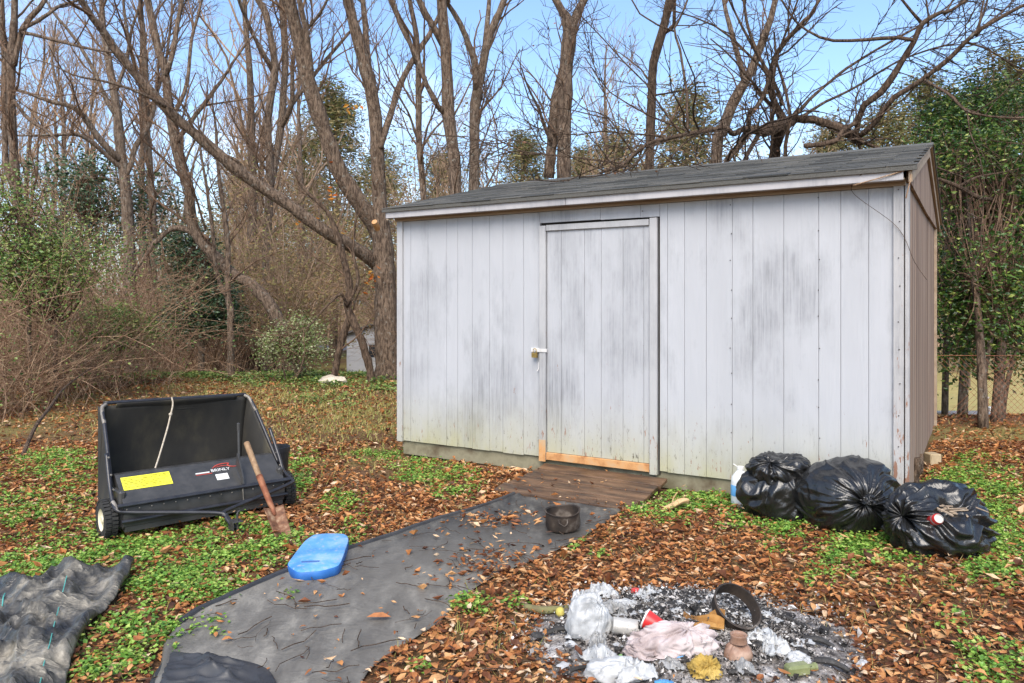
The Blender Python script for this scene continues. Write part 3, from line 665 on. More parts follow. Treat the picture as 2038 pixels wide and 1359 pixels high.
def grow(name, label, trunk, limbs, cat='tree', mat='bark', base_d=None, dens=1., twig='twig', up=.25, l1=(.7, 2.0), seed=0, ground=True, speck=.12, parts=('trunk', 'limb'), ext=True, a1=(25, 60), group=None, fine=1., rk=1.35):
    """trunk / limbs: (list of (px,py,half-width px), depth at start, depth at end). Distances come from the ground they stand on."""
    r_ = np.random.default_rng(100 + seed); polys = []
    for li, (pts, d0, d1, *mg) in enumerate([trunk] + limbs):
        n = len(pts); q = []
        for k, (px, py, rp) in enumerate(pts):
            d = d0 + (d1 - d0) * k / max(n - 1, 1); q.append((*P(px, py, d), rp * d / F * (.8 if name == 'twisted_tree' else .94)))
        if li == 0 and ground:
            x, y, z, r = q[0]; q.insert(0, (x, y, float(gz(x, y)) - .12, r * 1.35))
            if z - q[0][2] > 1: q.insert(1, (x, y, q[0][2] + .45, r * 1.08))
        if ext and pts[-1][1] < 12:
            a, b = np.array(q[-2]), np.array(q[-1]); dv = (b[:3] - a[:3]); dv /= np.linalg.norm(dv) + 1e-9
            e = b[:3] + dv * 1.6 + np.array([0, 0, .5]); q.append((*e, b[3] * .6)); e2 = e + dv * 1.4 + np.array([0, 0, .6]); q.append((*e2, b[3] * .22))
        elif ext and not mg:
            a, b = np.array(q[-2]), np.array(q[-1]); dv = b[:3] - a[:3]; dv /= np.linalg.norm(dv) + 1e-9; ln = min(1.3, b[3] * 30 + .3)
            q.append((*(b[:3] + dv * ln * .5 + r_.normal(0, .06, 3)), b[3] * .6)); q.append((*(b[:3] + dv * ln + r_.normal(0, .12, 3) + np.array([0, 0, .1])), .004))
        m = max(8, int(len(q) * 4)); s = spline(q, m); s[:, 3] = np.maximum(s[:, 3], .004)
        w = np.cumsum(r_.normal(0, .012, (m, 3)), 0) * .5; w -= np.linspace(0, 1, m)[:, None] * w[-1]; s[:, :3] += w * np.minimum(1, s[:, 3:4] * 20)
        s[:, 3] *= 1 + r_.normal(0, .05, m); polys.append(s)
    org = polys[0][0, :3].copy(); org[2] += .12 if ground else 0
    root = thing(name, label, cat, tuple(org), 0, group)
    lv1p = []; lv1r = []
    for li, s in enumerate(polys):
        V, f = tubes(s[None, :, :3], s[None, :, 3], 10 if s[0, 3] > .05 else 7, True)
        mesh_obj(parts[0] if li == 0 else parts[1], V - org, f, M[mat], root, smooth=True)
        k = np.linspace(0, len(s) - 1, 9); i0 = np.clip(k.astype(int), 0, len(s) - 2); ff = (k - i0)[:, None]; ss = s[i0] * (1 - ff) + s[i0 + 1] * ff
        lv1p.append(ss[:, :3]); lv1r.append(ss[:, 3])
    p0, r0 = np.array(lv1p), np.array(lv1r)
    a = spawn(p0, r0, 2.6 * dens, a1, l1, 7, up, .16, .5, r_, .25, .006 * rk)
    b = spawn(*a, 4.6 * fine, (25, 65), (.25 * l1[0] + .12, .45 * l1[1]), 5, up * .7, .2, .65, r_, .15, .0042 * rk)
    c = spawn(*b, 5.5 * fine, (25, 65), (.12, .42), 4, up * .5, .22, .7, r_, .1, .0030 * rk)
    twig_mesh([(a, 5), (b, 3), (c, 3)], 'twigs', M[twig], root, org)
    if speck:
        tips = c[0][:, -1]; k = r_.random(len(tips)) < speck; tp = tips[k] + r_.normal(0, .02, (k.sum(), 3))
        if len(tp): V, f = leaves(tp - org, r_.uniform(.018, .045, len(tp)), r_, .6); tag(mesh_obj('clinging_leaves', V, f, M['brown_speck'], root), kind='stuff')
    return root, polys, org

def leaf_bunch(root, org, spots, d, mat, n=26, size=.07, spread=.10, name='leaf_cluster'):
    pos = np.concatenate([P(px, py, d) + np.random.default_rng(int(px)).normal(0, spread, (n, 3)) * (1, 1, 1.2) for px, py in spots])
    V, f = leaves(pos - org, rng.uniform(.6, 1.2, len(pos)) * size, rng, .55); return tag(mesh_obj(name, V, f, M[mat], root), kind='stuff')

# the forked tree at the shed's left corner
t, _, o = grow('forked_tree', 'large forked bare tree beside the shed with a long limb leaning left', ([(770, 745, 27), (768, 660, 25), (767, 590, 24), (763, 520, 24), (757, 460, 21), (752, 400, 16), (748, 320, 15), (745, 250, 15), (736, 190, 14), (720, 120, 13), (704, 60, 12), (688, 0, 11)], 14.6, 14.4), [
    ([(760, 535, 16), (735, 513, 15), (690, 485, 14), (640, 455, 13), (560, 397, 12.5), (490, 350, 12), (400, 275, 11), (320, 200, 10), (255, 125, 9), (205, 55, 8), (165, 0, 7)], 14.72, 11.8),
    ([(760, 480, 19), (742, 438, 19), (715, 402, 18.5), (680, 345, 18), (650, 270, 17), (625, 200, 16), (605, 130, 15), (590, 60, 14), (575, 0, 13)], 14.66, 13.5),
    ([(736, 170, 7), (734, 120, 7), (728, 60, 6.5), (722, 0, 6)], 14.4, 14.8),
    ([(756, 295, 7), (774, 240, 7), (792, 180, 6.5), (818, 125, 6), (857, 60, 5), (880, 10, 3.5)], 14.4, 15.5),
    ([(622, 190, 8), (618, 130, 7), (612, 60, 6.5), (598, 0, 6)], 13.9, 13.5),
    ([(330, 212, 4), (290, 188, 3.5), (220, 165, 2.6), (150, 150, 2)], 12.5, 11.6),
    ([(500, 356, 3.5), (470, 320, 3), (430, 300, 2.3), (400, 260, 2)], 13.3, 12.8)], seed=1, dens=.8)
leaf_bunch(t, o, [(704, 220), (655, 272), (668, 312), (665, 388), (600, 430), (680, 470), (735, 565), (640, 455), (738, 545)], 14.2, 'orange_leaf', 10, .12, .07)
b = MB(); q = [P(757, 466, 14.5) - o, P(745, 441, 14.22) - o]; b.tube(q, [.07, .055], 10); b.build('cut_stub', M['bare'], t)
grow('leaning_sapling', 'thin dark two legged sapling leaning beside the big forked tree', ([(735, 742, 9), (722, 700, 9), (709, 660, 9), (691, 610, 9), (694, 571, 8), (690, 540, 7.5), (682, 512, 7), (674, 477, 7), (659, 433, 5), (635, 404, 4), (610, 380, 3)], 13.8, 13.6), [
    ([(665, 748, 8), (676, 700, 7.5), (688, 654, 7.5), (697, 625, 7)], 13.8, 13.8, 1), ([(692, 605, 4), (712, 560, 3.6), (703, 500, 3), (708, 440, 2)], 13.7, 13.9), ([(692, 610, 4), (680, 585, 3), (660, 600, 2.5), (640, 620, 1.8)], 13.7, 13.2)], mat='bark_dark', seed=2, dens=1.1, l1=(.5, 1.4))
grow('crooked_tree', 'tall bare tree whose trunk bends sharply left above the bush', ([(596, 728, 13), (575, 668, 13), (556, 639, 13), (532, 598, 13), (497, 562, 12.5), (465, 545, 12), (429, 509, 12), (400, 478, 11.5), (381, 445, 11), (376, 400, 11), (378, 380, 10.5), (365, 338, 10), (350, 280, 10), (335, 206, 9), (330, 147, 9), (318, 109, 8.5), (306, 59, 8), (294, 0, 7)], 15.3, 14.8), [
    ([(430, 512, 6), (395, 470, 6), (350, 455, 5.5), (312, 482, 5), (300, 495, 4)], 15.1, 14.9), ([(330, 150, 6), (345, 100, 5), (352, 50, 4.5), (362, 0, 4)], 14.85, 15.2), ([(350, 285, 5), (395, 220, 4.5), (440, 160, 3.5), (480, 100, 2.5)], 14.9, 15.6), ([(340, 235, 5), (370, 170, 4), (380, 80, 3.5), (400, 5, 2.5)], 14.9, 15.3)], seed=3, mat='bark', dens=1., l1=(.8, 2.1))
grow('lichen_tree', 'pale lichened bare tree with low spreading limbs at left', ([(262, 690, 12), (258, 560, 12), (254, 454, 11.5), (250, 390, 11), (247, 353, 11), (238, 294, 10), (232, 235, 9), (224, 177, 8), (212, 103, 7), (205, 50, 6), (204, 0, 5)], 17, 17), [
    ([(240, 318, 7), (221, 303, 7), (188, 265, 6.5), (165, 230, 6), (141, 212, 5), (97, 200, 4), (47, 182, 3)], 17, 15.8), ([(250, 350, 6), (262, 320, 6), (271, 288, 5.5), (294, 253, 5), (310, 200, 4), (316, 130, 3.5)], 17, 17.5), ([(232, 230, 5), (210, 195, 4.5), (185, 140, 4), (150, 80, 3.5), (110, 30, 2.5)], 17, 16.5), ([(245, 340, 5), (200, 300, 4.5), (160, 270, 4), (120, 268, 3)], 17, 16), ([(228, 190, 4.5), (250, 130, 4), (262, 60, 3), (280, 0, 2.5)], 17, 17.4)], seed=4, mat='bark_grey', dens=.9, l1=(.9, 2.4))
grow('slim_tree', 'slim straight lichened tree between the lichened tree and crooked tree', ([(306, 700, 8), (306, 586, 7.5), (303, 468, 7.5), (303, 400, 7), (297, 324, 7), (291, 235, 6.5), (288, 147, 6), (283, 59, 5.5), (280, 0, 5)], 17.5, 17.5), [([(291, 240, 4), (310, 190, 3.5), (330, 120, 3), (340, 40, 2.5)], 17.5, 18), ([(290, 180, 4), (268, 130, 3.5), (255, 70, 3), (246, 0, 2.5)], 17.5, 17)], seed=5, mat='bark_grey', l1=(.8, 2.2))
grow('thicket_tree', 'brown bare tree rising out of the briar thicket at left', ([(120, 752, 13), (108, 650, 12.5), (78, 520, 12), (50, 430, 11), (34, 380, 10), (28, 294, 9), (25, 206, 8.5), (26, 118, 8), (29, 50, 7), (31, 0, 6)], 13.6, 13.4), [
    ([(26, 130, 6), (41, 59, 5.5), (74, 18, 5), (88, 0, 4.5)], 13.4, 13.6), ([(38, 62, 4.5), (88, 32, 4), (118, 12, 3.5)], 13.4, 13.8), ([(40, 400, 6), (12, 340, 6), (8, 235, 6), (6, 118, 6), (3, 0, 5)], 13.4, 13.8), ([(28, 200, 4), (60, 240, 3.5), (100, 265, 3), (140, 310, 2)], 13.4, 13), ([(45, 65, 4), (90, 75, 3.5), (170, 95, 3), (230, 105, 2)], 13.4, 12.8)], seed=6, dens=.9, l1=(.8, 2.0))
grow('forked_sapling', 'slender pale sapling forking low in front of the holly', ([(459, 704, 7), (457, 660, 7), (456, 615, 7), (449, 583, 6.5), (450, 527, 5.5), (447, 453, 5), (441, 409, 4.5), (432, 330, 3.5), (428, 250, 2.5)], 15, 15), [([(450, 588, 5), (436, 555, 4.5), (429, 527, 4.5), (423, 453, 4), (415, 395, 3.5), (400, 300, 2.5)], 15, 14.6)], seed=7, mat='bark', l1=(.6, 1.6))
grow('twin_tree', 'bare tree with two close upright stems left of the forked tree', ([(528, 640, 9), (530, 480, 9), (534, 400, 8.5), (536, 324, 8.5), (533, 250, 8), (540, 190, 8), (548, 132, 7.5), (530, 29, 7), (514, 0, 6)], 21, 21), [([(536, 380, 8), (545, 330, 8), (559, 250, 7.5), (565, 118, 7), (558, 0, 6)], 21, 21.5), ([(560, 240, 5), (590, 195, 4.5), (640, 130, 4), (690, 70, 3)], 21.3, 22), ([(556, 260, 6), (580, 205, 5), (586, 100, 4), (640, 20, 3)], 21.3, 20), ([(545, 140, 4), (510, 80, 4), (490, 35, 3.5), (475, 0, 3)], 21, 20)], seed=8, l1=(1., 2.8), dens=.9)
# behind the shed
grow('slim_roadside_tree', 'slim bare tree just behind the left end of the shed roof', ([(842, 400, 7.5), (833, 294, 7), (830, 206, 6.5), (830, 132, 6), (824, 59, 5.5), (812, 0, 5)], 13, 13), [([(830, 128, 5), (818, 88, 5), (804, 53, 4.5), (777, 0, 4)], 13, 12.8), ([(834, 290, 3), (815, 230, 2.5), (790, 185, 2)], 13, 12.5)], seed=9, l1=(.7, 1.8))
grow('straight_trunk_tree', 'thick straight brown trunk with an upward left limb behind the roof', ([(907, 385, 13), (901, 294, 13), (892, 221, 13), (889, 147, 12.5), (883, 59, 12), (879, 0, 11)], 12.5, 12.5), [([(882, 90, 7), (868, 60, 7), (848, 29, 6.5), (834, 0, 6)], 12.5, 12.3), ([(890, 228, 6), (876, 215, 6), (851, 171, 5.5), (827, 109, 5), (800, 60, 4), (785, 10, 3)], 12.5, 12)], seed=10, dens=.6, l1=(.7, 1.8))
grow('y_shaped_tree', 'pale trunk splitting into a Y behind the roof', ([(945, 377, 11.5), (945, 265, 11), (947, 190, 11), (958, 147, 9), (967, 90, 8.5), (990, 22, 7.5), (1000, 0, 7)], 13.5, 13.5), [([(947, 185, 8), (945, 130, 7), (921, 59, 6), (895, 12, 5), (890, 0, 4.5)], 13.5, 13), ([(966, 85, 6), (971, 44, 5.5), (974, 0, 5)], 13.5, 13.8)], seed=11, mat='bark_grey', dens=.6, l1=(.7, 1.8))
grow('double_trunk_tree', 'thick brown trunk with a second stem fused to it behind the shed', ([(1122, 353, 15), (1122, 265, 15), (1125, 177, 15), (1128, 118, 14.5), (1133, 62, 15), (1120, 20, 9), (1107, 0, 8)], 11.5, 11.5), [([(1092, 353, 11), (1096, 290, 11), (1101, 221, 10), (1113, 162, 9), (1126, 118, 8)], 11.7, 11.5, 1), ([(1134, 68, 11), (1146, 25, 9), (1160, 0, 8.5)], 11.5, 11.7), ([(1096, 280, 4.5), (1080, 245, 4), (1070, 215, 3)], 11.5, 11.2)], seed=12, dens=.8, l1=(.6, 1.5))
grow('slanted_trunk_tree', 'slim dark trunk kinking to the right above the middle of the roof', ([(1293, 338, 10), (1293, 265, 10), (1296, 191, 9.5), (1298, 132, 9.5), (1313, 74, 9), (1322, 40, 8.5), (1330, 0, 8)], 12, 12), [([(1320, 66, 4.5), (1338, 52, 4), (1341, 24, 3.5)], 12, 11.8), ([(1296, 190, 2.5), (1330, 185, 2), (1362, 178, 1.6)], 12, 11)], seed=13, mat='bark_dark', dens=.7, l1=(.6, 1.6))
# the twisted tree that overhangs the roof
TD = 10.2
tw, _, o = grow('twisted_tree', 'gnarled spreading bare tree whose crooked limbs overhang the shed roof', ([(1545, 330, 12), (1548, 285, 12), (1558, 250, 12), (1552, 222, 9), (1540, 203, 7.5), (1530, 165, 6), (1536, 130, 5.5), (1550, 100, 6), (1597, 44, 5), (1632, 0, 4)], TD, TD - .6), [
    ([(1575, 240, 14), (1540, 256, 15), (1510, 262, 13), (1490, 258, 10), (1470, 285, 8), (1450, 314, 6)], TD - .1, TD - 1.1),
    ([(1580, 238, 10), (1615, 238, 10), (1650, 250, 10), (1675, 262, 11), (1700, 275, 11), (1712, 285, 9)], TD, TD - .3, 1),
    ([(1703, 276, 7), (1708, 245, 6.5), (1716, 216, 7), (1725, 204, 8), (1750, 185, 9), (1777, 147, 8.5), (1794, 118, 7.5), (1818, 79, 7), (1833, 47, 6.5), (1870, 25, 5), (1921, 0, 4)], TD - .3, TD - 1.2),
    ([(1709, 272, 7), (1744, 244, 7), (1774, 200, 7), (1838, 159, 6.5), (1900, 109, 6), (1944, 65, 5), (2038, 12, 4), (2100, -20, 3)], TD - .3, TD - 1.6),
    ([(1818, 80, 5), (1774, 75, 4.5), (1685, 82, 4), (1638, 77, 3.6), (1597, 53, 3), (1559, 6, 2.5)], TD - 1., TD - .8),
    ([(1841, 160, 4), (1891, 188, 3.8), (1933, 224, 3.2), (2038, 235, 2.5)], TD - 1., TD - 1.8),
    ([(1603, 291, 6.5), (1640, 288, 6.5), (1668, 280, 6), (1680, 262, 5.5), (1706, 244, 5)], TD - .6, TD - .4, 1),
    ([(1490, 256, 7), (1478, 258, 7), (1462, 268, 7), (1443, 257, 6), (1401, 265, 5.5), (1343, 274, 5), (1293, 285, 4.6), (1263, 306, 4.4), (1240, 327, 4), (1195, 344, 3.4), (1187, 351, 3)], TD - .8, TD - 1.8),
    ([(1262, 306, 2.6), (1237, 271, 2.4), (1216, 241, 2), (1190, 224, 1.6)], TD - 1.4, TD - 1.5), ([(1240, 325, 2.6), (1166, 315, 2.4), (1078, 306, 2), (1030, 297, 1.5)], TD - 1.5, TD - 1.2),
    ([(1369, 268, 3.6), (1367, 220, 3.4), (1366, 177, 3.4), (1351, 88, 3), (1342, 60, 2.8), (1369, 0, 2.4)], TD - 1.2, TD - .6), ([(1342, 62, 2.4), (1300, 45, 2.2), (1281, 30, 2), (1258, 0, 1.8)], TD - .8, TD - .8),
    ([(1490, 250, 6), (1486, 235, 6), (1515, 200, 5.5), (1528, 150, 5), (1510, 110, 4), (1490, 60, 4), (1480, 0, 3.5)], TD - .5, TD - .2), ([(1556, 210, 5), (1540, 165, 4.5), (1505, 105, 4), (1470, 40, 3)], TD - .3, TD - .2),
    ([(1833, 45, 4), (1815, 22, 3.5), (1794, 0, 3)], TD - 1, TD - 1), ([(1944, 66, 3.5), (1955, 30, 3), (1966, 0, 2.6)], TD - 1.2, TD - 1), ([(1575, 235, 6), (1620, 190, 4), (1680, 140, 3.5), (1760, 90, 3), (1850, 40, 2.4)], TD - .2, TD + .3), ([(1590, 236, 5), (1640, 205, 3.5), (1700, 175, 3), (1790, 120, 2.6), (1880, 90, 2)], TD - .2, TD + .4)],
    seed=14, dens=2.0, fine=1.15, up=.10, l1=(.7, 2.3), mat='bark_dark', twig='bark_dark', a1=(20, 70))
tag(tw)
grow('vine_covered_tree', 'hazy leaning trunk wrapped in brown vines behind the twisted tree', ([(1425, 320, 12), (1440, 260, 12), (1460, 206, 11), (1484, 162, 10), (1505, 120, 9), (1530, 50, 7), (1545, 0, 6)], 14, 14), [([(1484, 165, 7), (1470, 110, 6), (1450, 40, 5), (1440, 0, 4)], 14, 14.4)], seed=15, mat='bark', dens=2.2, l1=(.4, 1.2), up=-.05)

# wood behind: five bare trees, then copies
def wild_tree(seed, h, r, nl=9):
    g = np.random.default_rng(500 + seed); K = 9; z = np.linspace(-.1, h, K)
    tr = np.stack([np.cumsum(g.normal(0, .16, K)) * np.linspace(0, 1, K), np.cumsum(g.normal(0, .16, K)) * np.linspace(0, 1, K), z], 1)
    R = np.linspace(r, r * .18, K); s = spline(np.column_stack([tr, R]), 24)
    root = thing('bare_tree', 'bare brown tree standing in the woods behind the clearing', 'tree', (0, 0, 0), 0, 'bare trees in the woods behind')
    V, f = tubes(s[None, :, :3], s[None, :, 3], 7); mesh_obj('trunk', V, f, M['bark'], root, smooth=True)
    k = np.linspace(0, 23, 9).astype(int)
    a = spawn(s[None, k, :3], s[None, k, 3], 2.6, (25, 55), (1.6, .32 * h), 7, .35, .13, .5, g, .22, .012)
    b = spawn(*a, 2.4, (25, 60), (.7, 1.9), 5, .25, .16, .6, g, .15, .008); c = spawn(*b, 3.4, (25, 60), (.3, .9), 4, .2, .2, .65, g, .1, .006)
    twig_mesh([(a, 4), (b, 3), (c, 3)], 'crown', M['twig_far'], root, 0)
    return root
def shrub(seed, h, mat='twig_far', leaf=None, nleaf=0, name='bare_shrub', label='bare twiggy shrub in the understory of the woods', group='bare shrubs in the understory', stems=16, r=.014):
    g = np.random.default_rng(700 + seed); K = 7; n = stems; a = g.uniform(0, 2 * np.pi, n); d = np.stack([np.cos(a) * .45, np.sin(a) * .45, np.ones(n)], 1) + g.normal(0, .2, (n, 3)); d /= np.linalg.norm(d, axis=1, keepdims=True)
    p = np.zeros((n, K, 3)); p[:, 0] = g.normal(0, .18, (n, 3)) * (1, 1, 0); L = h * g.uniform(.6, 1.15, n)
    for k in range(1, K): p[:, k] = p[:, k - 1] + d * (L / (K - 1))[:, None]; d += g.normal(0, .14, (n, 3)); d /= np.linalg.norm(d, axis=1, keepdims=True)
    p[:, 0, 2] = -.05; rr = np.linspace(1, .35, K)[None] * (r * g.uniform(.6, 1.3, (n, 1)))
    b = spawn(p, rr, 4., (25, 65), (.4, .35 * h), 5, .12, .2, .6, g, .15, .005); c = spawn(*b, 4.2, (25, 65), (.15, .6), 4, .08, .22, .65, g, .1, .004)
    root = thing(name, label, 'shrub', (0, 0, 0), 0, group)
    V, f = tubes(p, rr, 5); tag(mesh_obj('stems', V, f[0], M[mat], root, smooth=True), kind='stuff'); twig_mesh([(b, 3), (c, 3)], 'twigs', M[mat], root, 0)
    if leaf:
        q = c[0][:, -1]; q = q[g.integers(0, len(q), nleaf)] + g.normal(0, .05, (nleaf, 3)); V, f = leaves(q, g.uniform(.05, .1, nleaf), g, .55); tag(mesh_obj('leaves', V, f, M[leaf], root), kind='stuff')
    return root
protos = [wild_tree(k, h, r) for k, (h, r) in enumerate([(13, .16), (15, .2), (11, .13), (16, .17), (9, .08)])]
spots = []
g = np.random.default_rng(42)
for k in range(50):
    for _ in range(50):
        d = g.uniform(22, 46); px = g.uniform(-150, 2150) if k % 3 else g.uniform(-150, 620); x = (px - CX) / F * d
        if all((x - a_) ** 2 + (d - b_) ** 2 > 4.5 for a_, b_ in spots) and not (abs(px - 715) < 65 and d < 33): break
    spots.append((x, d))
used = set()
for k, (x, d) in enumerate(spots):
    q = protos[k % 5]; o_ = q if k < 5 else copy_tree(q); s = g.uniform(.75, 1.1) * (.62 if x / d > -.05 else 1); o_.location = (x, d, float(gz(x, d))); o_.rotation_euler = (0, 0, g.uniform(0, 6.28)); o_.scale = (s, s, s)
sh_p = [shrub(0, 3.2), shrub(1, 2.6, 'briar'), shrub(2, 3.8), shrub(3, 3.0, 'twig_far')]
sh_t = [shrub(6, 5.2, 'twig_far', 'tan_leaf', 2600, 'beech_sapling', 'young tree still holding tan and olive leaves in the woods', 'tan leaved saplings in the woods', 12, .022), shrub(7, 4.4, 'twig_far', 'tan_leaf', 1800, 'beech_sapling', 'young tree still holding tan and olive leaves in the woods', 'tan leaved saplings in the woods', 10, .02)]
for k in range(26):
    d = g.uniform(17, 27); px = 850 + 900 * (k + g.random()) / 19 if k < 19 else g.uniform(470, 590); x = (px - CX) / F * d; o_ = sh_t[k] if k < 2 else copy_tree(sh_t[k % 2]); s = g.uniform(.85, 1.15); o_.location = (x, d, float(gz(x, d))); o_.rotation_euler = (0, 0, g.uniform(0, 6.28)); o_.scale = (s, s, s)
for k in range(20):
    d = g.uniform(27, 38); px = g.uniform(280, 900) if k < 12 else g.uniform(930, 1560); x = (px - CX) / F * d
    if abs(px - 705) < 75: px += 150; x = (px - CX) / F * d
    o_ = copy_tree(sh_t[k % 2]); s = g.uniform(1.25, 1.9); o_.location = (x, d, float(gz(x, d))); o_.rotation_euler = (0, 0, g.uniform(0, 6.28)); o_.scale = (s, s, s)
sh_y = [shrub(4, 3.4, 'twig_far', 'yellow_leaf', 260, 'yellowing_shrub', 'twiggy shrub with a few yellow and orange leaves in the woods', 'yellowing shrubs in the woods'), shrub(5, 2.8, 'briar', 'orange_leaf', 120, 'yellowing_shrub', 'twiggy shrub with a few yellow and orange leaves in the woods', 'yellowing shrubs in the woods')]
cnt = {id(q): 0 for q in sh_p + sh_y}
for k in range(92):
    d = g.uniform(16.5, 34); px = g.uniform(-120, 1000) if k % 4 else g.uniform(900, 2150); x = (px - CX) / F * d
    if abs(px - 690) < 95 and d < 33: px += 200 if px > 690 else -200; x = (px - CX) / F * d
    q = (sh_y[(k // 6) % 2] if k % 6 == 0 else sh_p[k % 4]); o_ = q if cnt[id(q)] == 0 else copy_tree(q); cnt[id(q)] += 1
    s = g.uniform(.8, 1.35); o_.location = (x, d, float(gz(x, d))); o_.rotation_euler = (0, 0, g.uniform(0, 6.28)); o_.scale = (s, s, s)
# far belt that reads as one mass
fb = np.random.default_rng(9); n = 1150; x = fb.uniform(-60, 60, n); y = fb.uniform(47, 70, n); K = 6
p = np.zeros((n, K, 3)); p[:, 0] = np.stack([x, y, gz(x, y)], 1); dd = np.stack([fb.normal(0, .18, n), fb.normal(0, .18, n), np.ones(n)], 1); hh = fb.uniform(2, 9, n) * np.where(fb.random(n) < .15, 1.5, 1)
for k in range(1, K): p[:, k] = p[:, k - 1] + dd * (hh / (K - 1))[:, None]; dd += fb.normal(0, .16, (n, 3))
rr = fb.uniform(.03, .11, n)[:, None] * np.linspace(1, .25, K)[None]
b_ = spawn(p, rr, .7, (20, 60), (.8, 2.6), 4, .3, .2, .5, fb, .1, .018)
V, f = tubes(p, rr, 4); V2, f2 = tubes(*b_, 3)
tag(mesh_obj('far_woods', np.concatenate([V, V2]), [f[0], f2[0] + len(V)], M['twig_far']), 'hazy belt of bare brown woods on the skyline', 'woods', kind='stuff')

# ------------------------------------------------------------------ evergreens, thickets, bushes
def leafy(name, label, cat, base, blobs, leafmat, n, size, stems, group=None, seed=0, stemmat='bark', clump=.13, per=34, twigs=True, aspect=.5):
    """blobs: (x,y,z,rx,ry,rz) world; leaves gather in clumps through their volume; stems: polylines of (x,y,z,r)"""
    g = np.random.default_rng(900 + seed); org = np.array(base, float); root = thing(name, label, cat, tuple(org), 0, group)
    vol = np.array([b[3] * b[4] * b[5] for b in blobs]); nc = max(1, n // per); ids = g.choice(len(blobs), nc, p=vol / vol.sum())
    B = np.array(blobs)[ids]; u = g.normal(0, 1, (nc, 3)); u /= np.linalg.norm(u, axis=1, keepdims=True); rad = g.random((nc, 1)) ** .45
    c = B[:, :3] + u * rad * B[:, 3:] * g.uniform(.75, 1.15, (nc, 1))
    pos = np.repeat(c, per, 0) + g.normal(0, clump, (nc * per, 3)) * (1, 1, .75)
    pos = pos[pos[:, 2] > gz(pos[:, 0], pos[:, 1]) + .02]
    V, f = leaves(pos - org, g.uniform(.7, 1.3, len(pos)) * size, g, aspect, .25)
    tag(mesh_obj('crown', V, f, M[leafmat], root), kind='stuff')
    for s in stems:
        q = spline(np.array(s), 14); V, f = tubes(q[None, :, :3] - org, q[None, :, 3], 8, True); mesh_obj('trunk', V, f, M[stemmat], root, smooth=True)
    if twigs:
        k = g.choice(nc, min(nc, 420), replace=False); st = np.array([s_[-1][:3] for s_ in stems] + [s_[len(s_) // 2][:3] for s_ in stems])
        a = st[g.integers(0, len(st), len(k))]; b = c[k]; t = np.linspace(0, 1, 6)[None, :, None]
        path = a[:, None] * (1 - t) + b[:, None] * t + np.sin(t * np.pi) * g.normal(0, .12, (len(k), 1, 3))
        V, f = tubes(path - org, np.full((len(k), 6), .008) * np.linspace(1.6, .5, 6), 3); tag(mesh_obj('twigs', V, f[0], M['twig'], root), kind='stuff')
    return root
def gpt(px, d): x = (px - CX) / F * d; return np.array([x, d, float(gz(x, d))])
def blob(px, py, d, rpx, rpy, rd): p = P(px, py, d); return (*p, rpx * d / F, rd, rpy * d / F)
def stem(px, d, tops, r=.05):
    b = gpt(px, d); return [(b[0], b[1], b[2] - .1, r * 1.2)] + [(*P(x, y, d + dd), r * k) for x, y, dd, k in tops]
# privets right of the shed
leafy('privet_tree', 'tall glossy green privet right behind the brown shed side', 'tree', gpt(1957, 8.9), [blob(1900, 330, 9.6, 70, 130, .9), blob(1960, 560, 9.4, 110, 170, .9), blob(1895, 620, 9.6, 50, 150, .7), blob(2010, 330, 9.5, 80, 120, .8)], 'privet', 11500, .062, [stem(1957, 8.9, [(1955, 769, 0, 1), (1950, 667, .1, .9), (1940, 560, .2, .8), (1930, 420, .4, .6), (1915, 300, .6, .4)], .05), stem(1952, 9.0, [(1960, 740, .1, .8), (1985, 600, .3, .7), (2000, 420, .5, .5)], .035)], seed=1)
leafy('privet_tree', 'twin stemmed privet by the wire fence with yellow green sprays', 'tree', gpt(1982, 9.3), [blob(2050, 480, 10, 120, 200, 1.), blob(2070, 250, 10.4, 110, 110, .9), blob(1990, 640, 9.9, 90, 110, .8), blob(2090, 700, 9.6, 80, 110, .7)], 'privet', 10500, .065, [stem(1982, 9.3, [(1988, 769, 0, 1), (1996, 650, .2, .9), (2020, 480, .4, .7), (2050, 300, .6, .4)], .06), stem(1990, 9.4, [(2005, 760, .1, .7), (2040, 640, .3, .6), (2080, 500, .5, .4)], .04)], seed=2)
leafy('laurel_tree', 'broad dark laurel filling the gap beyond the fence', 'tree', gpt(1915, 12.5), [blob(1890, 520, 12.8, 90, 220, 1.2), blob(1990, 440, 13.4, 130, 240, 1.3), blob(2100, 520, 13.4, 100, 220, 1.2), blob(1840, 380, 13, 60, 90, 1.)], 'holly', 9000, .085, [stem(1915, 12.5, [(1918, 760, 0, 1), (1925, 640, 0, .9), (1920, 480, .1, .7), (1930, 300, .3, .4)], .07)], seed=3)
leafy('yellow_privet', 'loose yellow green privet sprays above the roof corner', 'tree', gpt(1880, 11.2), [blob(1900, 250, 11.2, 60, 70, .7), blob(1970, 215, 11.4, 80, 60, .7), blob(1860, 330, 11.2, 30, 60, .5)], 'privet', 6500, .07, [stem(1880, 11.2, [(1884, 640, 0, 1), (1890, 420, 0, .8), (1905, 280, .1, .5)], .04)], seed=4)
b = MB(); rt = thing('bent_branch', 'bent bare branch jutting out of the privet beside the gable', 'branch', tuple(P(1890, 388, 8.8)))
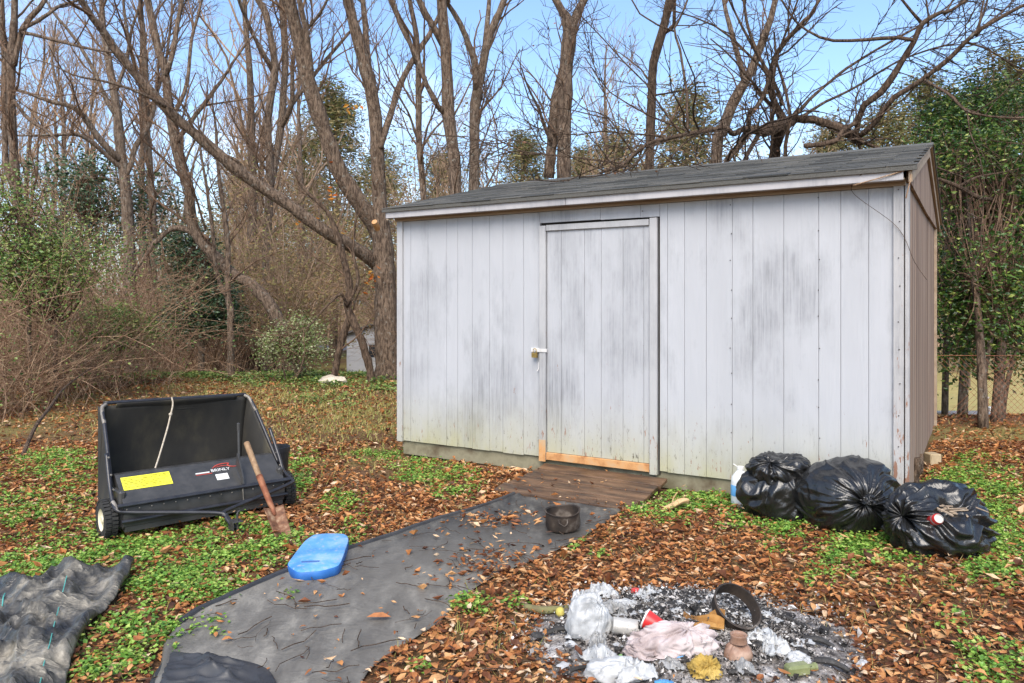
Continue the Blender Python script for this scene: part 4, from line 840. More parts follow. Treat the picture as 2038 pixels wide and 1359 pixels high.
o = P(1890, 388, 8.8); b.tube([np.array(P(x, y, d)) - o for x, y, d in ((1868, 356, 8.7), (1905, 370, 8.8), (1945, 392, 8.9), (1975, 398, 9.2), (2000, 420, 9.4))], [.018, .026, .03, .022, .014], 8, 18); b.tube([np.array(P(x, y, d)) - o for x, y, d in ((1908, 371, 8.8), (1945, 352, 8.8), (2000, 342, 8.9), (2050, 330, 9))], [.016, .012, .009, .006], 6, 14); b.build('branch_wood', M['bark_dark'], rt)
# left: holly, magnolia, leafy thicket
leafy('holly_bush', 'dense dark holly bush below the crooked trunk', 'bush', gpt(400, 16.4), [blob(405, 590, 16.5, 85, 90, .9), blob(370, 500, 16.5, 50, 60, .7), blob(440, 640, 16.4, 55, 45, .7), blob(355, 650, 16.4, 40, 40, .7)], 'holly', 10000, .08, [stem(400, 16.4, [(400, 600, 0, 1), (390, 500, .1, .6)], .06)], seed=5)
leafy('evergreen_tree', 'dark broadleaf evergreen spreading below the lichened tree', 'tree', gpt(150, 18), [blob(160, 350, 18, 110, 50, 1.2), blob(260, 400, 18.3, 80, 55, 1.), blob(110, 410, 18, 80, 60, 1.), blob(340, 410, 18.5, 60, 60, .9), blob(200, 470, 18.3, 110, 50, 1.)], 'holly', 5200, .10, [stem(150, 18, [(155, 560, 0, 1), (165, 430, 0, .7), (180, 350, 0, .4)], .07)], seed=6, clump=.25)
leafy('leafy_thicket_bush', 'light green leafy bush at the left edge above the briars', 'bush', gpt(60, 10.2), [blob(30, 420, 10.2, 60, 90, .7), blob(110, 490, 10.4, 90, 70, .8), blob(50, 560, 10.2, 90, 70, .8), blob(190, 520, 11, 60, 50, .7), blob(-60, 480, 10.2, 80, 120, .7)], 'ivy', 7000, .05, [stem(60, 11, [(58, 640, 0, 1), (50, 520, 0, .7), (40, 420, 0, .4)], .03), stem(110, 11.3, [(112, 640, 0, 1), (125, 500, 0, .6)], .025)], seed=7, clump=.2)
leafy('pale_bush', 'pale silvery green bush left of the two legged sapling', 'bush', gpt(590, 14.2), [blob(600, 660, 14.2, 48, 40, .5), blob(560, 690, 14.1, 60, 40, .5), blob(620, 705, 14.2, 40, 40, .5)], 'bushleaf', 4200, .045, [stem(590, 14.2, [(592, 700, 0, 1), (600, 660, 0, .6)], .018), stem(570, 14.1, [(560, 700, 0, 1), (545, 670, 0, .6)], .015)], seed=8, clump=.13)
leafy('low_green_bush', 'low dark green bush under the briars near the slim tree', 'bush', gpt(240, 13.2), [blob(230, 640, 13.2, 60, 35, .6), blob(270, 670, 13.3, 50, 30, .5), blob(190, 680, 13, 60, 30, .6)], 'ivy', 4200, .06, [stem(240, 13.2, [(240, 690, 0, 1), (235, 650, 0, .6)], .02)], seed=9, clump=.16)
# briars: arching stems, each thicket a thing
def briar(px, d, R, H, n, seed, label):
    g = np.random.default_rng(1200 + seed); base = gpt(px, d); K = 8; a = g.uniform(0, 2 * np.pi, n)
    p = np.zeros((n, K, 3)); p[:, 0, :2] = g.normal(0, R * .5, (n, 2)); p[:, 0, 2] = gz(base[0] + p[:, 0, 0], base[1] + p[:, 0, 1]) - base[2] - .03
    di = np.stack([np.cos(a) * g.uniform(.2, 1., n), np.sin(a) * g.uniform(.2, 1., n), g.uniform(.6, 1.3, n)], 1); di /= np.linalg.norm(di, axis=1, keepdims=True); L = H * g.uniform(.7, 2.1, n)
    for k in range(1, K): p[:, k] = p[:, k - 1] + di * (L / (K - 1))[:, None]; di += g.normal(0, .24, (n, 3)); di[:, 2] -= .13; di /= np.linalg.norm(di, axis=1, keepdims=True)
    p[:, :, 2] = np.maximum(p[:, :, 2], -.05); r = np.linspace(1, .35, K)[None] * g.uniform(.004, .009, (n, 1))
    q = spawn(p, r, 3.0, (25, 75), (.25, 1.0), 5, -.03, .2, .6, g, .15, .003); q2 = spawn(*q, 3.5, (25, 70), (.1, .4), 4, 0, .2, .7, g, .1, .0025)
    root = thing('briar_thicket', label, 'thicket', tuple(base), 0, 'briar thickets along the wood edge'); tips = q2[0][:, -1]; tips = tips[g.random(len(tips)) < (.42 if px < 400 else .06)]; tips = np.repeat(tips, 2, 0) + g.normal(0, .06, (len(tips) * 2, 3)); Vl, fl_ = leaves(tips, g.uniform(.03, .06, len(tips)), g, .55); tag(mesh_obj('leaves', Vl, fl_, M['ivy'], root), kind='stuff'); twig_mesh([((p, r), 4)], 'stems', M['briar'], root, 0); twig_mesh([(q, 3), (q2, 3)], 'twigs', M['briar'], root, 0)
for k, (px, d, R, H, n) in enumerate([(20, 10.4, .7, 1.7, 60), (130, 11.6, .8, 1.9, 70), (-70, 9.6, .7, 1.7, 60), (230, 12.8, .8, 1.8, 60), (90, 13.4, .9, 2.3, 70), (20, 13, .8, 2.4, 70), (200, 15, .9, 2.2, 60), (820, 15.2, .6, 1.6, 36)]):
    briar(px, d, R, H, n, k, 'tangle of bare brown briar stems at the edge of the woods')
# dry branch lying by the sweeper
fb_t = thing('fallen_branch', 'dark fallen branch slanting up out of the leaves at left', 'branch', tuple(G(48, 905))); o = G(48, 905)
b = MB(); b.tube([np.array(P(x, y, d)) - o for x, y, d in ((45, 908, 7.2), (70, 850, 7.5), (100, 810, 8.0), (130, 770, 8.6), (180, 733, 9.4))], [.02, .018, .014, .01, .005], 7, 16); b.build('branch_wood', M['bark_dark'], fb_t)
# pines far behind
PINES = []
def pine(px, d, top_py, seed, label, w=1., n=12000):
    if seed >= 3:
        src, h0 = PINES[seed % 3]; o_ = copy_tree(src); bs = gpt(px, d); hh = EYE - (top_py - HY) / F * d - bs[2]; o_.location = tuple(bs); o_.scale = (hh / h0,) * 3; o_.rotation_euler = (0, 0, seed * 1.7); return
    g = np.random.default_rng(1500 + seed); base = gpt(px, d); h = EYE - (top_py - HY) / F * d - base[2]
    root = thing('pine_tree', label, 'tree', tuple(base), 0, 'pines behind the woods'); K = 8; PINES.append((root, h))
    s = np.column_stack([np.zeros(K) + np.cumsum(g.normal(0, .06, K)), np.cumsum(g.normal(0, .06, K)), np.linspace(-.2, h, K), np.linspace(.22, .03, K)]); V, f = tubes(s[None, :, :3], s[None, :, 3], 8); mesh_obj('trunk', V, f[0], M['bark'], root, smooth=True)
    m = 150; z = h * (1 - g.random(m) ** 1.0 * .75); rad = (1 - (z / h)) * h * .34 * w + .5; a = g.uniform(0, 6.28, m); c = np.stack([np.cos(a) * rad * g.random(m) ** .4, np.sin(a) * rad * g.random(m) ** .4, z], 1)
    pos = np.repeat(c, n // m, 0) + g.normal(0, .42, (n // m * m, 3)) * (1, 1, .7); V, f = leaves(pos, g.uniform(.2, .36, len(pos)), g, .16, .0); tag(mesh_obj('crown', V, f, M['needle'], root), kind='stuff')
    t = np.linspace(0, 1, 4)[None, :, None]; st = np.stack([np.zeros(m), np.zeros(m), z - .3], 1); path = st[:, None] * (1 - t) + c[:, None] * t; V, f = tubes(path, np.full((m, 4), .02) * np.linspace(1.4, .4, 4), 3); tag(mesh_obj('boughs', V, f[0], M['bark'], root), kind='stuff')
for k, (px, d, ty, w) in enumerate([(660, 38, 175, .9), (600, 42, 250, 1.), (760, 44, 300, 1.), (1040, 34, 270, 1.), (1230, 36, 250, 1.1), (1370, 38, 185, .9), (1160, 40, 300, 1), (1760, 30, 200, 1.), (1850, 34, 160, 1.), (1660, 36, 250, 1.), (2000, 30, 90, 1.), (480, 46, 320, 1), (880, 40, 310, 1)]):
    pine(px, d, ty, k, 'tall olive green pine showing between bare trunks behind the clearing', w)

# ------------------------------------------------------------------ lawn sweeper (local x along the axle, y to the rear, z up)
SWM = np.array([-2.06, 5.085]); SWA = math.radians(41.4)
sw = thing('lawn_sweeper', 'black tow behind lawn sweeper with fabric hopper and yellow label', 'lawn sweeper', (SWM[0], SWM[1], 0), SWA)
from mathutils import Matrix
RY = Matrix.Rotation(math.pi / 2, 4, 'Y')
for sx in (-1, 1):
    cx = sx * .575
    T = Matrix.Translation((cx, 0, .122)) @ RY
    b = MB(); b.lathe([(.068, -.034), (.098, -.037), (.112, -.030), (.117, -.012), (.117, .012), (.112, .030), (.098, .037), (.068, .034), (.068, -.034)], 44, T)
    for q in range(30):
        for row, off in ((-.019, 0), (.019, .5)):
            A = Matrix.Translation((cx, 0, .122)) @ Matrix.Rotation((q + off) / 30 * 2 * math.pi, 4, 'X'); b.box(row - .0165, row + .0165, -.0085, .0085, .112, .124, A)
    wh = empty('wheel'); wh.parent = sw
    b.build('tyre', M['tyre'], wh, smooth=True, sharp=35)
    b = MB(); b.lathe([(.0, -.030), (.02, -.032), (.025, -.022), (.055, -.018), (.069, -.034), (.069, .034), (.055, .018), (.025, .022), (.02, .032), (0, .030)], 32, T); b.build('rim', M['cream'], wh, smooth=True, sharp=35)
    b = MB(); b.box(cx - sx * .085, cx - sx * .045, -.10, .10, .07, .30); b.build('side_plate', M['blackpaint'], sw, bevel=.012)
prof = [(.135, .362), (.10, .376), (.06, .3725), (-.115, .2425), (-.136, .215), (-.142, .15), (-.135, .09), (-.11, .07), (.02, .09), (.12, .2)]
b = MB(); b.prism(prof, -.515, .515); hous = b.build('brush_housing', M['blackpaint'], sw, smooth=True, sharp=30)
def on_panel(u, v):
    """point on the sloping top panel: u along x, v 0 (upper edge) to 1 (front bar)"""
    y = .055 - v * .17; z = .3688 - v * .1263; n = Vector((0, -.596, .803)); return Vector((u, y, z)) + n * .003
def sticker(u0, u1, v0, v1, mat, name, parent, lift=0.):
    nrm = Vector((0, -.596, .803)) * lift; q = [on_panel(u0, v1) + nrm, on_panel(u1, v1) + nrm, on_panel(u1, v0) + nrm, on_panel(u0, v0) + nrm]
    th_ = Vector((0, -.596, .803)) * -.006; V = [tuple(p_) for p_ in q] + [tuple(p_ + th_) for p_ in q]
    return mesh_obj(name, V, [np.array([(0, 1, 2, 3), (4, 7, 6, 5), (0, 4, 5, 1), (1, 5, 6, 2), (2, 6, 7, 3), (3, 7, 4, 0)])], mat, parent)
st_ = sticker(-.49, -.20, .12, .62, M['yellowlabel'], 'yellow_label', hous)
mk = MB(); g = np.random.default_rng(5)
for row in range(7):
    u = -.48
    while u < -.22:
        l = g.uniform(.008, .03); v = .17 + row * .06
        if abs(u + .345) > .012 and g.random() < .85: q = [on_panel(u, v + .02), on_panel(min(u + l, -.21), v + .02), on_panel(min(u + l, -.21), v), on_panel(u, v)]; nn = Vector((0, -.596, .803)) * .0012; mk.add([tuple(p_ + nn) for p_ in q], np.array([(0, 1, 2, 3)]))
        u += l + .008
tag(mk.build('label_print', M['darkprint'], st_), kind='stuff')
sticker(.075, .155, .52, .76, M['whitelabel'], 'white_label', hous)
def text_mesh(s, size, name, mat, parent, origin, ex, ey):
    cu = bpy.data.curves.new(name, 'FONT'); cu.body = s; cu.size = size; cu.align_x = 'LEFT'; to = bpy.data.objects.new(name, cu); C.objects.link(to)
    bpy.context.view_layer.update(); me = bpy.data.meshes.new_from_object(to.evaluated_get(bpy.context.evaluated_depsgraph_get())); bpy.data.objects.remove(to)
    for v in me.vertices: p_ = Vector(origin) + Vector(ex) * v.co.x + Vector(ey) * v.co.y; v.co = p_
    me.materials.clear(); me.materials.append(mat); o_ = bpy.data.objects.new(name, me); C.objects.link(o_); o_.parent = parent; return o_
ey = Vector((0, .803, .596)); nn = Vector((0, -.596, .803)) * .001
text_mesh('BRINLY', .034, 'lettering', M['whitelabel'], hous, on_panel(.055, .40) + nn, (1.15, 0, 0), ey)
sticker(-.045, .045, .36, .40, M['whitelabel'], 'small_print', hous); sticker(-.045, .06, .43, .45, M['redprint'], 'red_stripe', hous)
b = MB(); sw_pts = [(.07, .26), (.10, .16), (.15, .11), (.19, .13), (.175, .20), (.20, .27), (.25, .30)]
b.tube([tuple(on_panel(u, v)) for u, v in sw_pts], [.0015, .004, .004, .003, .004, .003, .001], 6, 30); b.tube([tuple(on_panel(u, v)) for u, v in [(.09, .22), (.14, .20), (.18, .22)]], [.001, .003, .001], 6, 12); b.build('red_swoosh', M['redprint'], hous)
b = MB(); b.tube([(-.55, -.146, .222), (.55, -.146, .222)], .0135, 12); b.build('cross_bar', M['tubecoat'], sw)
b = MB(); b.tube([(-.53, -.15, .125), (.53, -.15, .125)], .0115, 12); b.build('cross_bar', M['tubecoat'], sw)
b = MB(); b.box(-.505, .505, -.13, .09, .055, .092); b.build('lower_tray', M['blackpaint'], sw)
# hopper: frame tube, back, sides, bottom
fr = [(-.545, .03, .31), (-.528, .15, .45), (-.508, .34, .66), (-.50, .43, .75), (-.47, .455, .775), (-.40, .46, .78), (.40, .46, .765), (.47, .455, .76), (.50, .43, .735), (.515, .34, .65), (.535, .15, .44), (.545, .03, .31)]
b = MB(); b.tube(fr, .0125, 12, 80); b.build('hopper_frame', M['tubecoat'], sw, smooth=True)
for xx, pts in ((-1, fr[2:7]), (1, fr[6:10])):
    b = MB(); b.tube(pts[:3] if xx < 0 else pts[-3:], .0131, 12, 20); b.build('worn_tube_end', M['tubeworn'], sw, smooth=True)
def sheet(name, grid, mat, parent, th=.003, **k):
    """grid (a,b,3) -> thin double-sided cloth"""
    g_ = np.asarray(grid, float); n0, n1, _ = g_.shape; du = np.gradient(g_, axis=0); dv = np.gradient(g_, axis=1); nn_ = np.cross(du, dv); nn_ /= np.linalg.norm(nn_, axis=2, keepdims=True) + 1e-9
    A = (g_ + nn_ * th / 2).reshape(-1, 3); B_ = (g_ - nn_ * th / 2).reshape(-1, 3); i, j = np.meshgrid(np.arange(n1 - 1), np.arange(n0 - 1)); a_ = (j * n1 + i).ravel(); m_ = n0 * n1
    q = np.stack([a_, a_ + n1, a_ + n1 + 1, a_ + 1], 1); rim = np.concatenate([np.arange(n1), np.arange(1, n0) * n1 + n1 - 1, (n0 - 1) * n1 + np.arange(n1 - 2, -1, -1), np.arange(n0 - 2, 0, -1) * n1]); r2 = np.roll(rim, -1)
    return mesh_obj(name, np.concatenate([A, B_]), [q, q[:, ::-1] + m_, np.stack([rim, r2, r2 + m_, rim + m_], 1)], mat, parent, smooth=True, **k)
u, v = np.meshgrid(np.linspace(0, 1, 30), np.linspace(0, 1, 20)); hop = empty('hopper'); hop.parent = sw
zt = .765 - .01 * u; bx = -.49 + .98 * u; sag = .05 * np.sin(np.pi * u) * np.sin(np.pi * v)
sheet('back_panel', np.stack([bx, .455 + .12 * (1 - v) + sag, .14 + (zt - .14) * v + .006 * np.sin(9 * u + 3 * v)], -1), M['hopper'], hop)
tp = np.stack([-.41 + .82 * u, .462 - .022 * np.cos(v * np.pi * 1.1) , .775 - .012 * u - .075 * v + .0 * u], -1); sheet('top_flap', tp, M['hopper'], hop)
for s in (-1, 1):
    e0 = lambda t: np.stack([s * (.545 - .04 * t), .03 + .42 * t, .31 + .44 * t], -1)
    yb = .03 + .545 * u; edge = e0(np.clip((yb - .03) / .42, 0, 1)); zlow = .12 + 0 * u
    gx_ = s * (.53 - .04 * u) + s * -.03 * np.sin(np.pi * v) * np.sin(np.pi * u)
    sheet('side_panel', np.stack([gx_, yb, zlow + (edge[..., 2] - zlow) * v], -1), M['hopper'], hop)
sheet('bottom_panel', np.stack([-.5 + 1.0 * u, .10 + .48 * v, .12 + .02 * v - .02 * np.sin(np.pi * u)], -1), M['hopper'], hop)
# tongue
tl = [(-.545, .13, .50), (-.552, .03, .33), (-.556, -.06, .235), (-.545, -.125, .195), (-.46, -.16, .175), (-.017, -.325, .125), (.02, -.38, .09), (.035, -.46, .045)]
trr = [(.54, .16, .54), (.55, .03, .36), (.553, -.04, .26), (.565, -.13, .215), (.52, -.183, .195), (.035, -.316, .125), (.03, -.36, .10), (.05, -.45, .045)]
for pts in (tl, trr):
    b = MB(); b.tube(pts, .0125, 12, 60); b.build('tongue_tube', M['tubecoat'], sw, smooth=True)
b = MB(); b.tube(tl[2:4], .0132, 12, 8); b.build('worn_tube_end', M['tubeworn'], sw)
b = MB(); b.box(.015, .09, -.49, -.40, .02, .026); b.box(.02, .085, -.488, -.40, .085, .091); b.box(.02, .028, -.48, -.40, .026, .085); b.tube([(.055, -.46, .015), (.055, -.46, .14)], .008, 8); b.tube([(.055, -.46, .14), (.075, -.45, .15)], .006, 6); b.build('hitch', M['blackpaint'], sw, bevel=.002)
b = MB(); b.tube([(.235, -.04, .34), (.24, -.02, .46), (.245, .0, .60)], .008, 8); b.lathe([(.0, .0), (.011, .0), (.011, .05), (0, .055)], 10, Matrix.Translation((.245, 0, .575))); b.build('height_lever', M['blackpaint'], sw)
b = MB(); b.prism([(-.02, .35), (-.04, .43), (-.055, .42), (-.145, .28), (-.155, .24), (-.12, .24), (-.09, .29)], .218, .226); b.build('lever_bracket', M['blackpaint'], sw)
b = MB(); b.tube([(.215, -.15, .215), (.22, -.152, .13)], .004, 6); b.build('pin', M['tubeworn'], sw)
b = MB(); b.tube([(-.055, .44, .79), (-.05, .43, .74), (-.075, .40, .67), (-.11, .36, .58), (-.20, .22, .44), (-.265, .10, .372)], .0055, 6, 30); b.lathe([(0, -.012), (.011, -.006), (.012, .006), (0, .012)], 8, Matrix.Translation((-.075, .40, .675))); b.build('rope', M['rope'], sw)
bo = MB(); g = np.random.default_rng(3)
for xq in np.linspace(-.5, .5, 15): bo.lathe([(0, .003), (.004, .002), (.004, -.004)], 8, Matrix.Translation((xq, -.15, .196)) @ Matrix.Rotation(math.pi / 2, 4, 'X'))
for s in (-1, 1):
    for q in ((.12, .48), (.06, .38), (0, .30)): bo.lathe([(0, .004), (.006, .003), (.006, -.01)], 8, Matrix.Translation((s * .54, q[0] - .016, q[1])) @ Matrix.Rotation(math.pi / 2, 4, 'X'))
tag(bo.build('bolts', M['tubeworn'], sw), kind='stuff')

# shovel leaning on the sweeper
p0, p1 = np.array([-1.377, 4.63, .005]), np.array([-1.755, 5.06, .525]); sv = thing('rusty_shovel', 'rusty square shovel with a short wooden handle leaning on the sweeper', 'shovel', tuple(p0))
ax = Vector(p1 - p0); Ls = ax.length; ax.normalize(); side = Vector((.75, .66, 0)); side = (side - ax * side.dot(ax)).normalized(); nrm = ax.cross(side)
def sp(a_, s_, n_): return tuple(ax * a_ + side * s_ + nrm * n_)
u, v = np.meshgrid(np.linspace(-1, 1, 13), np.linspace(0, 1, 14)); wdt = (.050 + .014 * v); aa = .005 + .235 * v
gr = np.zeros(u.shape + (3,))
for i_ in range(u.shape[0]):
    for j_ in range(u.shape[1]): gr[i_, j_] = sp(aa[i_, j_] + .006 * math.sin(j_ * 2.1) * (v[i_, j_] < .05), u[i_, j_] * wdt[i_, j_], -.018 * u[i_, j_] ** 2 + .012 * math.exp(-(u[i_, j_] / .18) ** 2) * v[i_, j_] - .015 * v[i_, j_])
sheet('blade', gr, M['bladerust'], sv, .004)
b = MB(); b.tube([sp(.19, 0, -.004), sp(.24, 0, -.012), sp(.30, 0, -.005), sp(.50, 0, 0)], [.012, .018, .019, .021], 12, 14); b.build('socket', M['rust'], sv, smooth=True)
b = MB(); b.tube([sp(.46, 0, 0), sp(.6, 0, .002), sp(Ls, 0, 0)], [.0175, .019, .0195], 12, 12); b.build('handle', M['handle'], sv, smooth=True, sharp=50)
# blue kickboard
zt_ = .082; op = [(624, 1063), (650, 1060), (680, 1060.5), (689, 1063), (694, 1072), (689, 1090), (676, 1122), (658, 1130), (639, 1135), (615, 1137), (594, 1138), (580, 1131), (572, 1122), (580, 1109), (592, 1093), (608, 1074)]
pts = np.array([G(x, y, zt_)[:2] for x, y in op]); c0 = pts.mean(0); kb = thing('foam_kickboard', 'faded blue foam kickboard lying by the edge of the fabric', 'kickboard', (c0[0], c0[1], .05))
ring = spline(np.vstack([np.column_stack([pts - c0, np.zeros(len(pts))]), [*(pts[0] - c0), 0]]), 56)[:-1, :2]
V = []; 
for sc_, z_ in ((.95, -.024), (1., -.012), (1.0, .022), (.985, .029), (.95, .033), (.6, .034)): V += [(x * sc_, y * sc_, z_) for x, y in ring]
m = len(ring); q = np.arange(m); fsx = [np.stack([q + k * m, (q + 1) % m + k * m, (q + 1) % m + (k + 1) * m, q + (k + 1) * m], 1) for k in range(5)]
mesh_obj('board_edge', V[:4 * m], fsx[:3] + [q[::-1][None]], simple('deep_blue_foam', [(.012, .09, .33), (.03, .16, .44)], 8, .6, bmp=.3, dist=.004), kb, smooth=True, sharp=60)
mesh_obj('board_top', V[3 * m:], [f_ - 3 * m for f_ in fsx[3:]] + [(q + 2 * m)[None]], M['foam'], kb, smooth=True, sharp=60)
hd_ = [G(600, 1119.5, zt_), G(636, 1118, zt_)]; a_, b_ = [h_[:2] - c0 for h_ in hd_]; b = MB(); b.tube([(a_[0], a_[1], .0335), ((a_[0] + b_[0]) / 2, (a_[1] + b_[1]) / 2 - .003, .0335), (b_[0], b_[1], .0335)], [.006, .0085, .006], 8, 12); b.build('hand_slot', simple('dark_blue_slot', [(.015, .06, .2), (.02, .09, .26)], 6, .6), kb)
# nursery pot behind the sweeper
pc = gpt(548, 6.0); np_t = thing('nursery_pot', 'black plastic plant pot standing behind the sweeper wheel', 'pot', (pc[0], pc[1], 0))
b = MB(); b.lathe([(0, 0), (.082, 0), (.086, .01), (.104, .285), (.104, .29), (.112, .29), (.113, .325), (.108, .328), (.100, .29), (.082, .02), (0, .018)], 36); b.build('pot_body', M['pot'], np_t, smooth=True, sharp=40)
b = MB(); b.lathe([(0, .20), (.05, .215), (.0955, .205)], 20); b.build('soil', M['ground'], np_t)
# burnt metal pot on the fabric
bp = gpt(1121, 4.9); bt = thing('burnt_pot', 'sooty metal cooking pot standing on the black fabric', 'pot', (bp[0], bp[1], .012)); bt.rotation_euler = (math.radians(4), math.radians(-3), 0)
b = MB(); b.lathe([(0, .0), (.095, .0), (.106, .006), (.110, .02), (.111, .108), (.118, .111), (.119, .116), (.114, .118), (.107, .112), (.106, .03), (.098, .014), (0, .012)], 44); o_ = b.build('pot_body', M['soot'], bt, smooth=True, sharp=45)
for v_ in o_.data.vertices: v_.co.x *= 1 + .03 * math.sin(v_.co.z * 40); v_.co.z += .006 * math.sin(math.atan2(v_.co.y, v_.co.x) * 2 + 1) * (v_.co.z > .05)
b = MB(); b.lathe([(0, .03), (.06, .034), (.105, .03)], 24); b.build('char_inside', M['char'], bt); b = MB(); b.tube([(-.03, -.113, .095), (-.03, -.135, .08), (.0, -.14, .06), (.02, -.13, .075), (.02, -.113, .095)], .004, 6, 16); b.build('handle', M['soot'], bt)

# ------------------------------------------------------------------ landscape fabric and tarp
def strip(rows, nu, nv, zfun):
    """rows: (left px, right px) pairs on the ground -> grid of points"""
    L = spline(np.array([G(*l) for l, r in rows]), nv); R = spline(np.array([G(*r) for l, r in rows]), nv); u = np.linspace(0, 1, nu)
    g_ = L[:, None] * (1 - u)[None, :, None] + R[:, None] * u[None, :, None]; uu, vv = np.meshgrid(u, np.linspace(0, 1, nv)); g_[..., 2] = gz(g_[..., 0], g_[..., 1]) + zfun(g_[..., 0], g_[..., 1], uu, vv); return g_
def fnoise(x, y, s, seed=0.): return np.array([noise.noise(Vector((a * s, b * s, seed))) for a, b in zip(x.ravel(), y.ravel())]).reshape(x.shape)
def fold(x, y, s, seed): return 1 - np.abs(fnoise(x, y, s, seed)) * 2
frows = [((285, 1420), (700, 1420)), ((318, 1340), (735, 1345)), ((330, 1285), (800, 1295)), ((370, 1245), (870, 1245)), ((430, 1213), (915, 1195)), ((560, 1160), (975, 1155)), ((700, 1102), (1090, 1105)), ((860, 1045), (1150, 1075)), ((985, 1000), (1215, 1038)), ((1030, 985), (1245, 1015))]
def zf(x, y, u, v):
    r_ = (x - .6 * y) ; w = .006 * fold(r_, y * .35, 5, 1) + .004 * fnoise(x, y, 9, 2)
    return .008 + np.maximum(w, -.004) + .018 * np.exp(-((u - .02) / .025) ** 2)
fg = strip(frows, 72, 150, zf)
lf = thing('landscape_fabric', 'long dusty black landscape fabric strip leading to the ramp', 'ground cloth', tuple(fg[75, 36] * (1, 1, 0)))
sheet('fabric_sheet', fg - fg[75, 36] * (1, 1, 0), M['fabric'], lf, .003)
eg = fg[30:, 0] - fg[75, 36] * (1, 1, 0); b = MB(); b.tube(eg[::3] + (0, 0, .008), .017, 8); b.build('rolled_edge', M['edge'], lf)
def zc(x, y, u, v): return .02 + (.05 * np.maximum(0, fold(x * .6 + .5 * y, y * 1.4, 5, 7) - .1) ** 2 + .03 * np.maximum(0, fold(x * .7, y * 1.5, 12, 4)) ** 2) * np.sin(np.pi * u) * np.sin(np.pi * np.clip(v, 0, 1)) + .004
cg = strip([((290, 1420), (560, 1420)), ((300, 1365), (548, 1365)), ((330, 1322), (520, 1335)), ((345, 1308), (450, 1316))], 76, 60, zc)
sheet('crumpled_flap', cg - fg[75, 36] * (1, 1, 0), M['edge'], lf, .003)
trows = [((-120, 1450), (112, 1450)), ((-120, 1380), (130, 1375)), ((-120, 1330), (142, 1330)), ((-110, 1285), (165, 1285)), ((-90, 1240), (208, 1238)), ((-60, 1205), (240, 1195)), ((-20, 1182), (262, 1160)), ((20, 1173), (268, 1150))]
def zt2(x, y, u, v):
    h = .10 * np.maximum(0, fold(x * .8 + .5 * y, y * .6 - .2 * x, 2.6, 11) - .35) ** 1.4 + .07 * np.maximum(0, fold(x - .7 * y, x + y, 4.5, 3) - .25) ** 1.6 + .018 * np.maximum(0, fold(x + .3 * y, y, 11, 5)) ** 2
    return .012 + h * (.35 + .65 * np.sin(np.pi * np.clip(u * .93 + .07, 0, 1)) ** .5) + .035 * np.exp(-((u - .95) / .06) ** 2) * (v > .3) + .03 * np.exp(-((v - .97) / .06) ** 2)
tg = strip(trows, 100, 110, zt2); org = tg[50, 50] * (1, 1, 0)
tp_ = thing('grey_tarp', 'rumpled grey woven tarp with a teal thread lying on the weeds', 'tarp', tuple(org)); sheet('tarp_sheet', tg - org, M['tarp'], tp_, .003)
def along(pxs):
    out = []
    for x, y in pxs:
        g_ = G(x, y, .04); k = np.argmin(((tg[..., :2] - g_[:2]) ** 2).sum(-1)); out.append(tg.reshape(-1, 3)[k] - org + (0, 0, .009))
    return out
b = MB(); b.tube(along([(133, 1178), (124, 1200), (115, 1228), (106, 1260), (98, 1295), (88, 1330), (80, 1360), (74, 1400)]), .0022, 5, 60); b.build('teal_thread', M['teal'], tp_)
b = MB(); b.tube(along([(10, 1186), (6, 1196), (2, 1208)]), .003, 5, 8); b.build('teal_thread', M['teal'], tp_)

# ------------------------------------------------------------------ rubbish bags, jug, can
def bag_mesh(rx, ry, rz, knot, seed, pleat=.05, crump=.05, nu=150, nv=100, sag=.0, dent=None):
    kd = Vector(knot).normalized(); q = kd.to_track_quat('Z', 'Y'); V = np.zeros(((nv + 1) * nu, 3)); i = 0; sd_ = Vector((seed * 7.3, seed * 1.7, seed * 3.9))
    for jv in range(nv + 1):
        t = math.pi * jv / nv
        for iu in range(nu):
            p_ = 2 * math.pi * iu / nu; l = Vector((math.sin(t) * math.cos(p_), math.sin(t) * math.sin(p_), math.cos(t))); n = q @ l
            fo = math.exp(-t / .75); c3 = Vector((math.cos(p_), math.sin(p_), 0))
            pl_ = (1 - 2 * abs(noise.noise(c3 * 4.2 + sd_ + Vector((0, 0, t * .5))))) * pleat * fo + (1 - 2 * abs(noise.noise(c3 * 9 + sd_))) * pleat * .5 * math.exp(-t / .5)
            wv = noise.noise(n * 1.7 + sd_) * .9; c4 = Vector((math.cos(p_ + wv * .5), math.sin(p_ + wv * .5), t * .22)); r = 1 + .16 * noise.noise(n * 1.3 + sd_) + pl_ + crump * .8 * (.5 - 2 * abs(noise.noise(c4 * 3.3 + sd_ * 2))) + crump * .45 * (.5 - 2 * abs(noise.noise(c4 * 7 + sd_))) * (.4 + .6 * abs(math.sin(t))) + crump * .55 * (.5 - 2 * abs(noise.noise(n * 2.4 + sd_ * 3)))
            r -= .16 * math.exp(-(t / .22) ** 2)
            if dent:
                for dv, w_, a_ in dent: r -= a_ * math.exp(-((n - Vector(dv).normalized()).length / w_) ** 2)
            V[i] = (n.x * rx * r, n.y * ry * r, n.z * rz * r); i += 1
    zmin = -rz * .86; V[:, 2] = np.where(V[:, 2] < zmin + .05, zmin + .05 - (zmin + .05 - V[:, 2]) * .25, V[:, 2]); V[:, 2] -= V[:, 2].min()
    b_ = (np.arange(nv) * nu)[:, None] + np.arange(nu); d_ = (np.arange(nv) * nu)[:, None] + (np.arange(nu) + 1) % nu
    return V, np.stack([b_, b_ + nu, d_ + nu, d_], -1).reshape(-1, 4)
